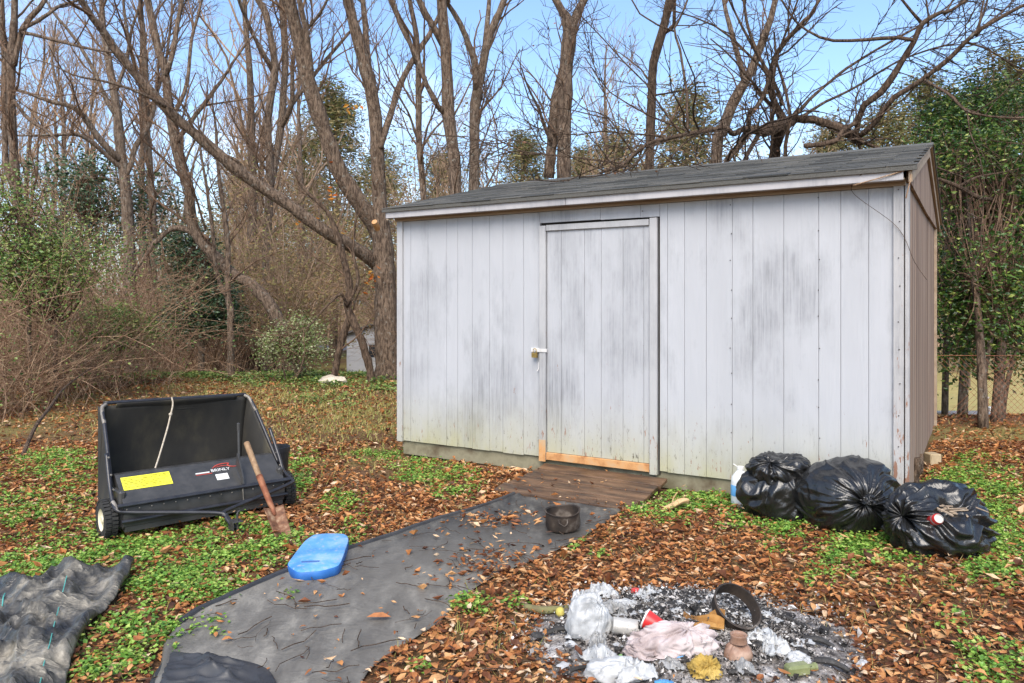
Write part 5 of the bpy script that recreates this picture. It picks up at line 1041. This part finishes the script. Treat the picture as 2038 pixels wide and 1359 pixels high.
def crumple(c, r, seed, n=44, amp=.35, mat='whitefilm', parent=None, name='film', flat=.5):
    V, f = bag_mesh(r[0], r[1], r[2], (.3, -.4, .9), seed, .12, amp * .5, n, max(16, int(n * .7))); V[:, 2] *= 1; V += np.array(c); return mesh_obj(name, V, f, M[mat], parent, smooth=True, sharp=55)
def bag(name, label, px, d, rx, ry, rz, knot, seed, **k):
    c = gpt(px, d); t_ = thing(name, label, 'rubbish bag', (c[0], c[1], c[2] - .012)); V, f = bag_mesh(rx, ry, rz, knot, seed, **k); mesh_obj('bag_film', V, f, M['bag'], t_, smooth=True); return t_, c, V
b1, c1, V1 = bag('rubbish_bag', 'slumped black rubbish bag with a folded over top beside the jug', 1553, 5.14, .265, .22, .215, (.1, -.3, 1), 1, crump=.10, pleat=.06, sag=.1)
V, f = bag_mesh(.20, .17, .13, (-.4, -.5, .5), 5, .10, .14, 110, 70, dent=[((0, -.2, 1), .5, .25)]); V += (-.01, -.02, .235); mesh_obj('folded_top', V, f, M['bag'], b1, smooth=True)
for sx, ln in ((-.11, .40), (.10, .41)):
    V, f = bag_mesh(.075, .05, .05, (sx, 0, 1), 8 + sx, .2, .25, 50, 34); V += (sx, -.02, ln - .05); mesh_obj('tie_ear', V, f, M['bag'], b1, smooth=True)
b2, c2, V2 = bag('rubbish_bag', 'big round black rubbish bag with its gathered knot facing out', 1686, 4.90, .305, .25, .262, (.02, -1, .12), 2, crump=.07, pleat=.11, nu=190, nv=120)
V, f = bag_mesh(.045, .05, .045, (0, -1, .1), 21, .5, .5, 50, 34); V += (.02, -.235, .225); mesh_obj('knot', V, f, M['bag'], b2, smooth=True)
b3, c3_, V3 = bag('rubbish_bag', 'open torn black rubbish bag with a red can and sticks inside', 1868, 4.46, .285, .24, .225, (-.9, -.35, .3), 3, crump=.16, pleat=.13, dent=[((.05, -.62, .75), .46, .52), ((.5, -.2, .8), .3, -.10), ((-.35, -.3, .9), .22, -.12)])
o_ = c3_ * (1, 1, 0)
st2 = MB(); g = np.random.default_rng(8)
for k in range(34):
    a_ = g.uniform(0, 6.28); p_ = np.array([.01 + g.normal(0, .055), -.085 + g.normal(0, .03), .255 + g.uniform(-.03, .05)]); v_ = np.array([math.cos(a_), math.sin(a_), g.uniform(-.2, .3)]) * g.uniform(.05, .12); st2.tube([p_ - v_, p_ + v_], [.006, .004], 5)
tag(st2.build('dry_stalks', M['tanwood'], b3), kind='stuff')
def on_bag(px, py, base, V):
    """first point of a bag surface under a photo point"""
    W = V + np.array([base[0], base[1], base[2] - .012]); sx, sy = CX + F * W[:, 0] / W[:, 1], HY + F * (EYE - W[:, 2]) / W[:, 1]; k = np.hypot(sx - px, sy - py) < 14
    return W[k][np.argmin(W[k][:, 1])] if k.any() else W[np.argmin(np.hypot(sx - px, sy - py))]
can_p = on_bag(1862, 1030, c3_, V3); cn_t = thing('drink_can', 'crushed red drink can lying in the open rubbish bag', 'can', tuple(can_p + (0, .01, .02))); cn_t.rotation_euler = (math.radians(66), 0, math.radians(-4)); cn_t.scale = (.88, .88, .88)
b = MB(); b.lathe([(.026, -.055), (.033, -.046), (.033, .045), (.027, .056)], 28); b.build('can_body', M['redplastic'], cn_t, smooth=True, sharp=40)
b = MB(); b.lathe([(.0, .050), (.024, .050), (.0255, .058), (.0275, .057), (.0275, .0535)], 28); b.lathe([(.0331, .01), (.0334, .012), (.0334, .024), (.0331, .026)], 28); b.build('can_lid', M['canmetal'], cn_t, smooth=True, sharp=40)
jp = gpt(1474, 5.36); jg = thing('water_jug', 'clear plastic jug with a blue label against the shed wall', 'jug', (jp[0], jp[1], 0))
b = MB(); b.lathe([(0, 0), (.058, .0), (.066, .012), (.066, .20), (.060, .235), (.030, .272), (.020, .282), (.020, .292), (0, .292)], 30); b.build('jug_body', M['water'], jg, smooth=True, sharp=45)
b = MB(); b.lathe([(.0667, .105), (.0672, .107), (.0672, .178), (.0667, .18)], 30); b.build('label_band', M['blueplastic'], jg, smooth=True, sharp=45); b = MB(); b.lathe([(.023, .284), (.023, .306), (0, .308)], 20); b.build('cap', M['whiteplastic'], jg)
b = MB(); b.tube([(-.022, 0, .29), (-.03, -.01, .31), (-.055, -.01, .325)], .004, 6, 10); b.build('handle_strap', M['whiteplastic'], jg)

# ------------------------------------------------------------------ burn heap
def pile_h(x, y):
    px, py = proj(x, y); e = ((x - .78) / .52) ** 2 + ((y - 3.36) / .42) ** 2; return .11 * np.exp(-e * 1.1)
gx, gy = np.meshgrid(np.linspace(.02, 2.0, 120), np.linspace(2.55, 4.05, 100)); e = ((gx - .78) / .60) ** 2 + ((gy - 3.26) / .48) ** 2 + .45 * fnoise(gx, gy, 3, 5)
h = pile_h(gx, gy) + (.014 * fold(gx, gy, 7, 1) + .010 * fnoise(gx, gy, 17, 2) + .012) * np.clip(1.15 - e, 0, 1) - .05 * np.clip(e - 1 + .3 * fnoise(gx, gy, 4, 8), 0, 1) + gz(gx, gy)
ao = np.array([.85, 3.3, 0.]); n1, n0 = 120, 100; i, j = np.meshgrid(np.arange(n1 - 1), np.arange(n0 - 1)); a = (j * n1 + i).ravel()
ash = thing('ash_heap', 'spread of grey and black ash where rubbish was burned', 'ash heap', tuple(ao)); ash['kind'] = 'stuff'
tag(mesh_obj('ash_bed', np.stack([gx, gy, h], -1).reshape(-1, 3) - ao, np.stack([a, a + 1, a + n1 + 1, a + n1], 1), M['ash'], ash, smooth=True), kind='stuff')
g = np.random.default_rng(77); n = 24000; x = .76 + g.normal(0, .26, n); y = 3.3 + g.normal(0, .21, n); k = (((x - .9) / 1.1) ** 2 + ((y - 3.25) / .75) ** 2 < 1); x, y = x[k], y[k]
pos = np.stack([x, y, gz(x, y) + pile_h(x, y) + .018 + g.exponential(.008, len(x))], 1); V, f = leaves(pos - ao, g.exponential(.006, len(x)) + .004, g, .7, .55, .5); tag(mesh_obj('ash_flakes', V, f, M['flake'], ash), kind='stuff')
def hp(px, py, z=None):
    """a photo point on the heap's own surface"""
    zz = .05
    for _ in range(6): p_ = G(px, py, zz); zz = float(gz(p_[0], p_[1]) + pile_h(p_[0], p_[1]) + .012)
    return G(px, py, zz)
def item(name, label, cat, px, py, rz=0.): return thing(name, label, cat, tuple(hp(px, py)), rz)
def film(label, px, py, r, seed, mat='whitefilm', amp=.3, n=60):
    t_ = item('plastic_bag', label, 'plastic bag', px, py); V, f = bag_mesh(r[0], r[1], r[2], (.5, -.3, .8), seed, .07, amp * .5, n, int(n * .7)); V[:, 2] -= .015; mesh_obj('film', V, f, M[mat], t_, smooth=True, sharp=60); return t_
film('cloudy white plastic bag slumped at the side of the ash heap', 1172, 1262, (.092, .075, .112), 31, amp=.22, n=80)
film('scorched white plastic wad behind the cloudy bag', 1240, 1213, (.10, .05, .05), 32, amp=.3)
film('torn white plastic bag in front of the cloudy bag', 1228, 1345, (.125, .06, .06), 33, amp=.28, n=80)
film('crinkled grey plastic lump near the green bottle', 1306, 1200, (.055, .04, .035), 34, 'greyfilm', .35)
film('small white plastic shred by the tin can', 1200, 1298, (.05, .04, .025), 35, 'whitefilm', .4)
# char chunks and shreds of film through the heap
g = np.random.default_rng(123); ck = MB()
for k in range(230):
    x_, y_ = .80 + g.normal(0, .22), 3.38 + g.normal(0, .15); s_ = g.uniform(.008, .028); V, f = lump((x_, y_, float(gz(x_, y_) + pile_h(x_, y_)) + .012 + s_ * .4), (s_ * g.uniform(.6, 1.8), s_ * g.uniform(.6, 1.6), s_ * .7), k, .5, 9, 6, 2.2); ck.add(V - ao, f)
tag(ck.build('char_lumps', M['char'], ash), kind='stuff')
def crumple_sheet(w_, h_, amp, seed, n=34):
    u, v = np.meshgrid(np.linspace(-1, 1, n), np.linspace(-1, 1, n)); sx = lambda s, k: fnoise(u + seed * 3.7, v, s, k + seed)
    x_ = u * w_ * (1 + .25 * sx(1.2, 1)) + .35 * w_ * sx(1.6, 2); y_ = v * h_ * (1 + .25 * sx(1.1, 3)) + .35 * h_ * sx(1.7, 4)
    z_ = amp * .8 * (1.1 - 1.6 * np.abs(sx(1.5, 5))) + amp * .45 * (.6 - 1.7 * np.abs(sx(3.2, 6))) + amp * .25 * (.5 - 1.6 * np.abs(sx(7, 7))); z_ = np.maximum(z_ * (1.15 - .8 * np.maximum(np.abs(u), np.abs(v)) ** 2), -.004)
    return np.stack([x_, y_, z_ + .004], -1)
g = np.random.default_rng(321); fs_ = []; fv_ = []; nn_ = 0
for k in range(150):
    x_, y_ = .78 + g.normal(0, .26), 3.36 + g.normal(0, .17); w_ = g.uniform(.008, .026); c_ = crumple_sheet(w_, w_ * g.uniform(.5, 1), w_ * .5, k, 7).reshape(-1, 3); a_ = g.uniform(0, 6.28); R_ = np.array([[math.cos(a_), -math.sin(a_), 0], [math.sin(a_), math.cos(a_), 0], [0, 0, 1]]); fv_.append(c_ @ R_.T + np.array([x_, y_, float(gz(x_, y_) + pile_h(x_, y_)) + .022]) - ao)
    i, j = np.meshgrid(np.arange(6), np.arange(6)); a_ = (j * 7 + i).ravel(); fs_.append(np.stack([a_, a_ + 1, a_ + 8, a_ + 7], 1) + nn_); nn_ += 49
tag(mesh_obj('film_shreds', np.concatenate(fv_), [np.concatenate(fs_)], M['whitefilm'], ash, smooth=True), kind='stuff')
sp_ = [(1196, 1192, .075, .05, .06, 'whitefilm'), (1155, 1215, .06, .05, .07, 'whitefilm'), (1225, 1225, .07, .045, .05, 'greyfilm'), (1290, 1192, .06, .04, .05, 'whitefilm'), (1195, 1322, .09, .05, .06, 'whitefilm'), (1262, 1352, .08, .05, .06, 'whitefilm'), (1190, 1285, .05, .04, .04, 'greyfilm'), (1515, 1275, .06, .05, .04, 'whitefilm'), (1420, 1232, .05, .03, .03, 'greyfilm'), (1335, 1330, .05, .03, .03, 'greyfilm'), (1545, 1300, .06, .04, .05, 'whitefilm'), (1480, 1335, .05, .035, .035, 'greyfilm'), (1285, 1290, .045, .03, .03, 'greyfilm')]
for k, (px_, py_, w_, h_, a_, m_) in enumerate(sp_):
    t_ = thing('plastic_scrap', 'crumpled scrap of pale plastic film in the burned rubbish', 'plastic scrap', tuple(hp(px_, py_)), k * 1.3, 'plastic scraps in the ash'); sheet('film', crumple_sheet(w_, h_, a_, k + 1), M[m_], t_, .0012)
t_ = item('plastic_stopper', 'small red plastic stopper behind the scorched white wad', 'stopper', 1266, 1185); b = MB(); b.lathe([(0, 0), (.024, 0), (.026, .012), (.022, .03), (0, .033)], 20); b.build('stopper_body', M['redplastic'], t_, smooth=True, sharp=40); b = MB(); b.lathe([(.026, -.001), (.029, .002), (.0265, .006)], 20); b.build('rim', M['whiteplastic'], t_)
t_ = item('crushed_bottle', 'crushed green and white plastic bottle at the back of the ash', 'bottle', 1360, 1193, .3); V, f = bag_mesh(.055, .024, .022, (1, 0, .1), 41, .15, .3, 50, 36); mesh_obj('bottle_body', V, f, M['greenglass'], t_, smooth=True, sharp=50); V, f = bag_mesh(.022, .022, .022, (0, 0, 1), 42, .1, .2, 30, 20); V += (.05, -.01, .004); mesh_obj('bottle_base', V, f, M['greyfilm'], t_, smooth=True)
t_ = item('metal_hoop', 'burnt dark metal pan rim standing tilted in the ash', 'pan rim', 1468, 1250, .15)
b = MB(); Mx = Matrix.Translation((0, .02, .075)) @ Matrix.Rotation(math.radians(38), 4, 'X') @ Matrix.Rotation(.2, 4, 'Y'); b.lathe([(.090, -.03), (.095, -.03), (.101, .02), (.106, .022), (.098, .024), (.090, -.03)], 48, Mx); b.build('band', M['soot'], t_, smooth=True, sharp=40)
t_ = item('tin_can', 'scorched white tin can lying beside the cloudy bag', 'can', 1243, 1263, .2); b = MB(); Mx = Matrix.Translation((0, 0, .034)) @ Matrix.Rotation(-.25, 4, 'Z') @ Matrix.Rotation(math.pi / 2 + .12, 4, 'Y'); b.lathe([(0, -.05), (.032, -.05), (.034, -.047), (.033, -.02), (.034, 0), (.033, .02), (.034, .047), (.031, .052), (.028, .045), (0, .04)], 28, Mx); b.build('can_body', M['canmetal'], t_, smooth=True, sharp=40)
t_ = item('red_cup', 'red plastic cup tipped over on the pink cloth', 'cup', 1306, 1262, -.5); b = MB(); Mx = Matrix.Translation((0, 0, .038)) @ Matrix.Rotation(math.radians(-70), 4, 'Y') @ Matrix.Translation((0, 0, -.04)); b.lathe([(0, 0), (.027, 0), (.029, .004), (.040, .088), (.036, .086), (.026, .008), (0, .006)], 30, Mx); b.build('cup_body', M['redplastic'], t_, smooth=True, sharp=45); b = MB(); b.lathe([(.0385, .085), (.043, .087), (.043, .092), (.0385, .092)], 30, Mx); b.build('white_rim', M['whiteplastic'], t_, smooth=True)
t_ = item('pink_cloth', 'dirty pale pink cloth bunched up in the middle of the ash', 'cloth', 1345, 1295)
V, f = bag_mesh(.165, .075, .075, (.3, -.2, 1), 51, .20, .26, 130, 80); V[:, 2] -= .012; mesh_obj('cloth_body', V, f, M['cloth'], t_, smooth=True); V, f = bag_mesh(.075, .06, .05, (-.6, -.2, .6), 52, .2, .24, 70, 50); V += (-.13, -.02, -.01); mesh_obj('cloth_fold', V, f, M['cloth'], t_, smooth=True)
t_ = item('blue_scoop', 'small light blue plastic scoop on the edge of the pink cloth', 'scoop', 1342, 1303, .3); b = MB(); Mx = Matrix.Translation((0, -.03, .035)) @ Matrix.Rotation(math.radians(50), 4, 'X'); b.slab([(-.027, -.02), (-.015, -.034), (.012, -.034), (.026, -.02), (.028, .02), (.010, .03), (-.02, .03)], -.006, .006); b.V[-1] = np.array([Mx @ Vector(v_) for v_ in b.V[-1]]); b.build('scoop_body', M['blueplastic'], t_, bevel=.004)
t_ = item('green_packet', 'crumpled green and white packet on the ash below the tin can', 'packet', 1253, 1310, -.4); V, f = bag_mesh(.04, .026, .014, (1, 0, .3), 61, .2, .3, 50, 30); mesh_obj('packet_body', V, f, M['greenplastic'], t_, smooth=True, sharp=40)
t_ = item('mustard_rag', 'twisted mustard yellow rag at the foot of the pink cloth', 'rag', 1402, 1340); V, f = bag_mesh(.055, .05, .055, (.2, -.6, .7), 62, .35, .35, 90, 60, dent=[((0, -.5, .8), .5, .4)]); V[:, 2] -= .01; mesh_obj('rag_body', V, f, M['rag'], t_, smooth=True)
t_ = item('blue_scrap', 'light blue plastic scrap half buried at the bottom of the heap', 'scrap', 1320, 1362, .2); V, f = bag_mesh(.032, .022, .02, (0, -.5, 1), 63, .2, .3, 40, 26); mesh_obj('scrap_body', V, f, M['blueplastic'], t_, smooth=True, sharp=40)
t_ = item('burnt_jar', 'round scorched brown jar beside the mustard rag', 'jar', 1470, 1308); V, f = bag_mesh(.058, .05, .055, (0, -.2, 1), 64, .02, .05, 60, 40); V[:, 2] -= .008; mesh_obj('jar_body', V, f, M['brownpot'], t_, smooth=True); b = MB(); b.lathe([(.034, .060), (.030, .082), (.034, .090), (.03, .093), (.024, .085), (.022, .062)], 24); b.build('jar_mouth', M['brownpot'], t_, smooth=True)
t_ = item('scorched_box', 'scorched orange cardboard flap behind the pink cloth', 'cardboard', 1400, 1250, -.35); u, v = np.meshgrid(np.linspace(-1, 1, 24), np.linspace(-1, 1, 16)); sheet('card_flap', np.stack([u * .085, v * .03, .03 + .02 * np.sin(u * 2.4) + .012 * np.sin(v * 5 + u * 3) + .02 * v], -1), M['burntcard'], t_, .004); b = MB(); b.tube([(-.05, -.03, .012), (.02, -.035, .03), (.08, -.02, .02)], [.012, .015, .009], 8, 12); b.build('card_roll', M['burntcard'], t_)
t_ = item('glass_jar', 'small square olive glass bottle lying in the white ash', 'bottle', 1590, 1342, .25); b = MB(); b.box(-.055, .04, -.024, .024, .0, .042); b.build('jar_body', M['oliveglass'], t_, bevel=.009); b = MB(); b.lathe([(.013, .0), (.013, .022), (.016, .024), (.016, .034), (0, .034)], 20, Matrix.Translation((.04, 0, .021)) @ RY); b.build('jar_neck', M['oliveglass'], t_, smooth=True, sharp=40)
film('heap of flaky white burnt paper beside the olive bottle', 1585, 1318, (.055, .05, .045), 71, 'whitefilm', .45, 70)
for k, (px, py, s) in enumerate([(1115, 1226, 1.), (1148, 1211, .85)]):
    t_ = item('yellow_fruit', ['yellow green wild fruit lying beside the mossy stick', 'yellow green wild fruit touching the cloudy bag'][k], 'fruit', px, py); V, f = lump((0, 0, .018 * s), (.021 * s, .021 * s, .022 * s), k + 4, .12, 20, 14, 3); mesh_obj('fruit_body', V, f, M['fruit'], t_, smooth=True)
t_ = item('mossy_stick', 'mossy stick pointing at the ash heap', 'stick', 1090, 1215); b = MB(); o_ = hp(1090, 1215); b.tube([G(1045, 1208, .02) - o_, G(1085, 1214, .03) - o_, G(1130, 1210, .03) - o_], [.016, .018, .014], 9, 12); b.build('stick_wood', M['moss'], t_, smooth=True)
cs = [((1495, 1262), (1560, 1240), .009), ((1540, 1225), (1600, 1250), .008), ((1620, 1318), (1690, 1338), .014), ((1090, 1262), (1140, 1258), .012), ((1180, 1330), (1120, 1345), .008), ((1600, 1275), (1660, 1290), .013), ((1450, 1340), (1520, 1352), .010), ((1290, 1225), (1350, 1215), .012)]
for k, (a_, b_, r_) in enumerate(cs):
    p_, q_ = hp(*a_), hp(*b_); t_ = thing('charred_stick', 'short charred stick lying in the ash', 'stick', tuple(p_), 0, 'charred sticks in the ash'); b = MB(); b.tube([(0, 0, r_ * .6), (q_ - p_) * .5 + (0, 0, r_ + .008), (q_ - p_) + (0, 0, r_ * .5)], [r_, r_ * 1.1, r_ * .6], 8, 10); b.build('stick_wood', M['char'], t_)
t_ = thing('dry_magnolia_leaf', 'large curled tan leaf on the weeds beside the ramp', 'leaf', tuple(G(1343, 1020))); u, v = np.meshgrid(np.linspace(-1, 1, 16), np.linspace(-1, 1, 10)); sheet('leaf_blade', np.stack([u * .10, v * .045 * np.sqrt(np.clip(1 - u ** 2 * .96, 0, 1)), .035 + .03 * v ** 2 + .03 * np.sin(u * 2.)], -1), M['tanleaf'], t_, .002); b = MB(); b.tube([(.0, .0, .03), (-.01, .02, .08), (.02, .03, .13)], .004, 5, 8); b.build('leaf_stalk', M['tanleaf'], t_)

# ------------------------------------------------------------------ leaf litter, weeds, grass, twigs on the ground
def inpoly(x, y, poly):
    poly = np.asarray(poly); ins = np.zeros(len(x), bool); j = len(poly) - 1
    for i in range(len(poly)):
        xi, yi = poly[i]; xj, yj = poly[j]; c = ((yi > y) != (yj > y)) & (x < (xj - xi) * (y - yi) / (yj - yi + 1e-12) + xi); ins ^= c; j = i
    return ins
fab_poly = np.vstack([fg[:, 0, :2], fg[::-1, -1, :2]]); tarp_poly = np.vstack([tg[:, 0, :2], tg[::-1, -1, :2]]); shed_c = np.array([[0, 0], [SW, 0], [SW, SD], [0, SD]]); shed_poly = np.array([(SA[0] + a_ * ca - b_ * sa, SA[1] + a_ * sa + b_ * ca) for a_, b_ in shed_c]); kb_poly = ring * .97 + c0
rp = np.array([(SA[0] + a_ * ca - b_ * sa, SA[1] + a_ * sa + b_ * ca) for a_, b_ in ((1.55, 0), (2.72, 0), (2.68, -.62), (1.55, -.62))])
def lowfreq(x, y, s, ph): return np.sin(x * s * 1.3 + ph) * np.sin(y * s * 1.1 + ph * 1.7) + .6 * np.sin(x * s * 2.7 - y * s * 1.9 + ph * .6) + .4 * np.sin(x * s * 5.3 + y * s * 4.1 + ph)
def scatter(n, y0, y1, g, pw=1.0, wide=0.):
    y = (y0 ** pw + (y1 ** pw - y0 ** pw) * g.random(n)) ** (1 / pw); u = g.random(n); x = -.74 * y - wide + u * (1.48 * y + 2 * wide) + g.uniform(-.4, .4, n); return x, y
patches = [(60, 935, 180, 45, .55), (60, 1010, 120, 60, .6), (220, 1095, 130, 45, 1.), (90, 1130, 140, 40, .8), (470, 1095, 130, 50, 1.), (330, 1170, 170, 60, .85), (300, 1260, 120, 50, .8), (240, 1330, 90, 50, .7), (600, 1100, 40, 40, .5), (130, 910, 60, 30, .8), (590, 950, 40, 50, .75), (690, 1010, 60, 30, .5), (760, 900, 60, 18, .8), (840, 940, 60, 26, 1.), (900, 965, 60, 26, .8), (590, 1195, 40, 20, .5), (700, 1075, 30, 30, .6), (1360, 1005, 90, 32, 1.), (1290, 1018, 50, 18, .6), (1440, 1010, 50, 34, 1.), (1540, 1050, 80, 22, 1.), (1690, 1090, 110, 26, 1.), (1790, 1120, 60, 20, .8), (1940, 980, 120, 60, 1.), (1990, 1060, 80, 50, .9), (1990, 1130, 80, 50, .7), (1900, 1160, 120, 30, .4), (1640, 1150, 90, 30, .35), (2000, 1330, 90, 40, .7), (1830, 1240, 150, 60, .25), (960, 1210, 50, 18, .8), (1010, 1195, 40, 14, .7), (800, 1300, 60, 25, .35), (1150, 1100, 60, 30, .3), (860, 1340, 60, 20, .4), (1215, 1000, 18, 8, .8), (1190, 992, 20, 8, .5), (575, 1235, 14, 6, .8), (490, 1218, 16, 8, .9)]
def green(x, y):
    px, py = proj(x, y); w = np.zeros(len(x))
    for cx_, cy_, rx_, ry_, a_ in patches: w = np.maximum(w, a_ * np.exp(-(((px - cx_) / rx_) ** 2 + ((py - cy_) / ry_) ** 2) * .9))
    return w * (.70 + .35 * lowfreq(x, y, 5.5, 1.3)) + .05 * (lowfreq(x, y, 4, 2.) > 1.2)
blockers = lambda x, y: inpoly(x, y, shed_poly) | inpoly(x, y, kb_poly)
g = np.random.default_rng(2024)
x1, y1 = scatter(116000, 2.3, 8, g, 1.35, 1.2); x2, y2 = scatter(50000, 7.5, 17.5, g, 1.2, 1.2); x, y = np.concatenate([x1, x2]), np.concatenate([y1, y2])
fabm = inpoly(x, y, fab_poly); tarm = inpoly(x, y, tarp_poly); px, py = proj(x, y); asm = (((x - .78) / .56) ** 2 + ((y - 3.26) / .44) ** 2) + .25 * lowfreq(x, y, 6, .3) < 1
strawy = smooth01((y - 6.8) / 1.5) * (x < 0) * (.20 + .22 * lowfreq(x, y, 1.5, .4)); bare_ = np.exp(-(((px - 720) / 110) ** 2 + ((py - 930) / 55) ** 2)) * .75
p_keep = np.where(fabm, .020 + .5 * np.exp(-(((px - 985) / 70) ** 2 + ((py - 1035) / 16) ** 2)) + .75 * np.exp(-(((px - 1010) / 90) ** 2 + ((py - 1150) / 40) ** 2)), np.where(tarm, .004, np.where(asm, .05, 1 - .72 * np.clip(green(x, y) * 1.2, 0, 1) - strawy - bare_)))
k = (g.random(len(x)) < p_keep) & ~blockers(x, y) & ~(inpoly(x, y, rp) & (g.random(len(x)) > .03)); x, y, fabm = x[k], y[k], fabm[k]
near = np.clip((y - 2.5) / 9, 0, 1); size = g.lognormal(np.log(.032), .38, len(x)) * (1 + .5 * near)
hz_ = gz(x, y) + g.exponential(.011, len(x)) + .008 + np.where(fabm, .012, 0) + np.where(inpoly(x, y, rp), .07, 0); pos = np.stack([x, y, hz_], 1); nr = y < 3.6; V, f = fine_leaves(pos[nr], size[nr], g, .46, .80, .5); V2_, f2_ = leaves(pos[~nr], size[~nr], g, .46, .80, .45); V, f = np.concatenate([V, V2_]), np.concatenate([f, f2_ + len(V)])
tag(mesh_obj('leaf_litter', V, f, M['dead_leaf']), 'brown and orange fallen leaves strewn over the clearing', 'leaves', kind='stuff')
# weeds: rosettes of small round leaves
def weeds(n, y0, y1, mat, name, label, thr, sz, per, hgt, spread, pw=1.3, fn=green, seed=1):
    g = np.random.default_rng(3000 + seed); x, y = scatter(n, y0, y1, g, pw); w = fn(x, y); k = (g.random(n) < np.clip((w - thr) * 1.6, 0, 1)) & ~blockers(x, y) & ~inpoly(x, y, tarp_poly) & ~(inpoly(x, y, fab_poly) & (g.random(n) > .12) ) & ~inpoly(x, y, rp) & ~((((x - .85) / .75) ** 2 + ((y - 3.3) / .5) ** 2) < 1)
    x, y = x[k], y[k]; m = len(x); sc_ = g.uniform(.6, 1.5, m); a = g.uniform(0, 6.28, (m, per)); r = np.sqrt(g.random((m, per))) * spread * sc_[:, None]
    X_, Y_ = x[:, None] + np.cos(a) * r, y[:, None] + np.sin(a) * r; Z_ = gz(X_, Y_) + .008 + hgt * sc_[:, None] * g.random((m, per)) * (1.1 - r / (spread * sc_[:, None]) * .7)
    pos = np.stack([X_, Y_, Z_], -1).reshape(-1, 3); pos = pos[~inpoly(pos[:, 0], pos[:, 1], shed_poly)]; V, f = leaves(pos, g.uniform(.65, 1.4, len(pos)) * sz, g, .85, .72, .3); return tag(mesh_obj(name, V, f, M[mat]), label, 'weeds', kind='stuff')
weeds(30000, 2.45, 7.5, 'weed', 'ground_weeds', 'bright green low weeds growing through the fallen leaves', .13, .021, 15, .045, .055, seed=1)
def ivy_w(x, y):
    px, py = proj(x, y); w = np.zeros(len(x))
    for cx_, cy_, rx_, ry_, a_ in [(560, 745, 160, 22, 1.), (640, 762, 90, 16, 1.), (380, 740, 120, 18, .9), (760, 770, 40, 16, .9), (200, 752, 140, 14, .5), (480, 730, 200, 16, .9), (720, 745, 50, 20, .7), (660, 800, 120, 18, .35), (720, 850, 60, 15, .3)]: w = np.maximum(w, a_ * np.exp(-(((px - cx_) / rx_) ** 2 + ((py - cy_) / ry_) ** 2)))
    return w * (.75 + .3 * lowfreq(x, y, 3, .7))
weeds(16000, 8.5, 17.5, 'ivy', 'ground_ivy', 'low green ivy carpet at the edge of the woods', .15, .05, 11, .11, .16, 1.6, ivy_w, 2)
# thin grass and straw
g = np.random.default_rng(66); n = 70000; x, y = scatter(n, 2.6, 14, g, 1.3); px, py = proj(x, y); w = .10 + 1. * np.exp(-(((px - 640) / 230) ** 2 + ((py - 830) / 75) ** 2)) + .5 * np.exp(-(((px - 960) / 130) ** 2 + ((py - 1265) / 60) ** 2)) + .3 * np.exp(-(((px - 1800) / 200) ** 2 + ((py - 1230) / 80) ** 2))
k = (g.random(n) < w) & ~blockers(x, y) & ~inpoly(x, y, fab_poly) & ~inpoly(x, y, tarp_poly) & ~inpoly(x, y, rp); x, y = x[k], y[k]; m = len(x); a = g.uniform(0, 6.28, m); L_ = g.uniform(.03, .085, m); bs = np.stack([x, y, gz(x, y)], 1); wv = np.stack([np.cos(a + 1.57), np.sin(a + 1.57), np.zeros(m)], 1) * (.0007 * y)[:, None]; ln = g.uniform(.2, 1.2, m)
tipp = bs + np.stack([np.cos(a) * ln * L_, np.sin(a) * ln * L_, L_ * .8], 1); V = np.stack([bs - wv, bs + wv, tipp], 1).reshape(-1, 3); tag(mesh_obj('thin_grass', V, np.arange(3 * m).reshape(-1, 3), M['grass']), 'sparse straw coloured grass between the leaves', 'grass', kind='stuff')
# fine twigs lying about
g = np.random.default_rng(31); n = 700; x, y = scatter(n, 2.5, 8, g, 1.2); xf, yf = scatter(4000, 2.5, 6, g, 1.2); k = inpoly(xf, yf, fab_poly); x, y = np.concatenate([x, xf[k][:36]]), np.concatenate([y, yf[k][:36]]); k = ~blockers(x, y) & ~inpoly(x, y, tarp_poly) & ~inpoly(x, y, rp); x, y = x[k], y[k]; m = len(x); K = 5; a = g.uniform(0, 6.28, m); L_ = g.uniform(.05, .28, m); p = np.zeros((m, K, 3)); cur = np.stack([x, y], 1)
for q in range(K): p[:, q, :2] = cur; cur = cur + np.stack([np.cos(a), np.sin(a)], 1) * (L_ / (K - 1))[:, None]; a = a + g.normal(0, .3, m)
p[:, :, 2] = gz(p[:, :, 0], p[:, :, 1]) + .024 + g.uniform(0, .012, (m, K)); V, f = tubes(p, np.repeat(g.uniform(.0010, .0026, (m, 1)), K, 1), 4); tag(mesh_obj('fallen_twigs', V, f[0], M['bark_dark']), 'thin dark twigs scattered over the leaves and fabric', 'twigs', kind='stuff')
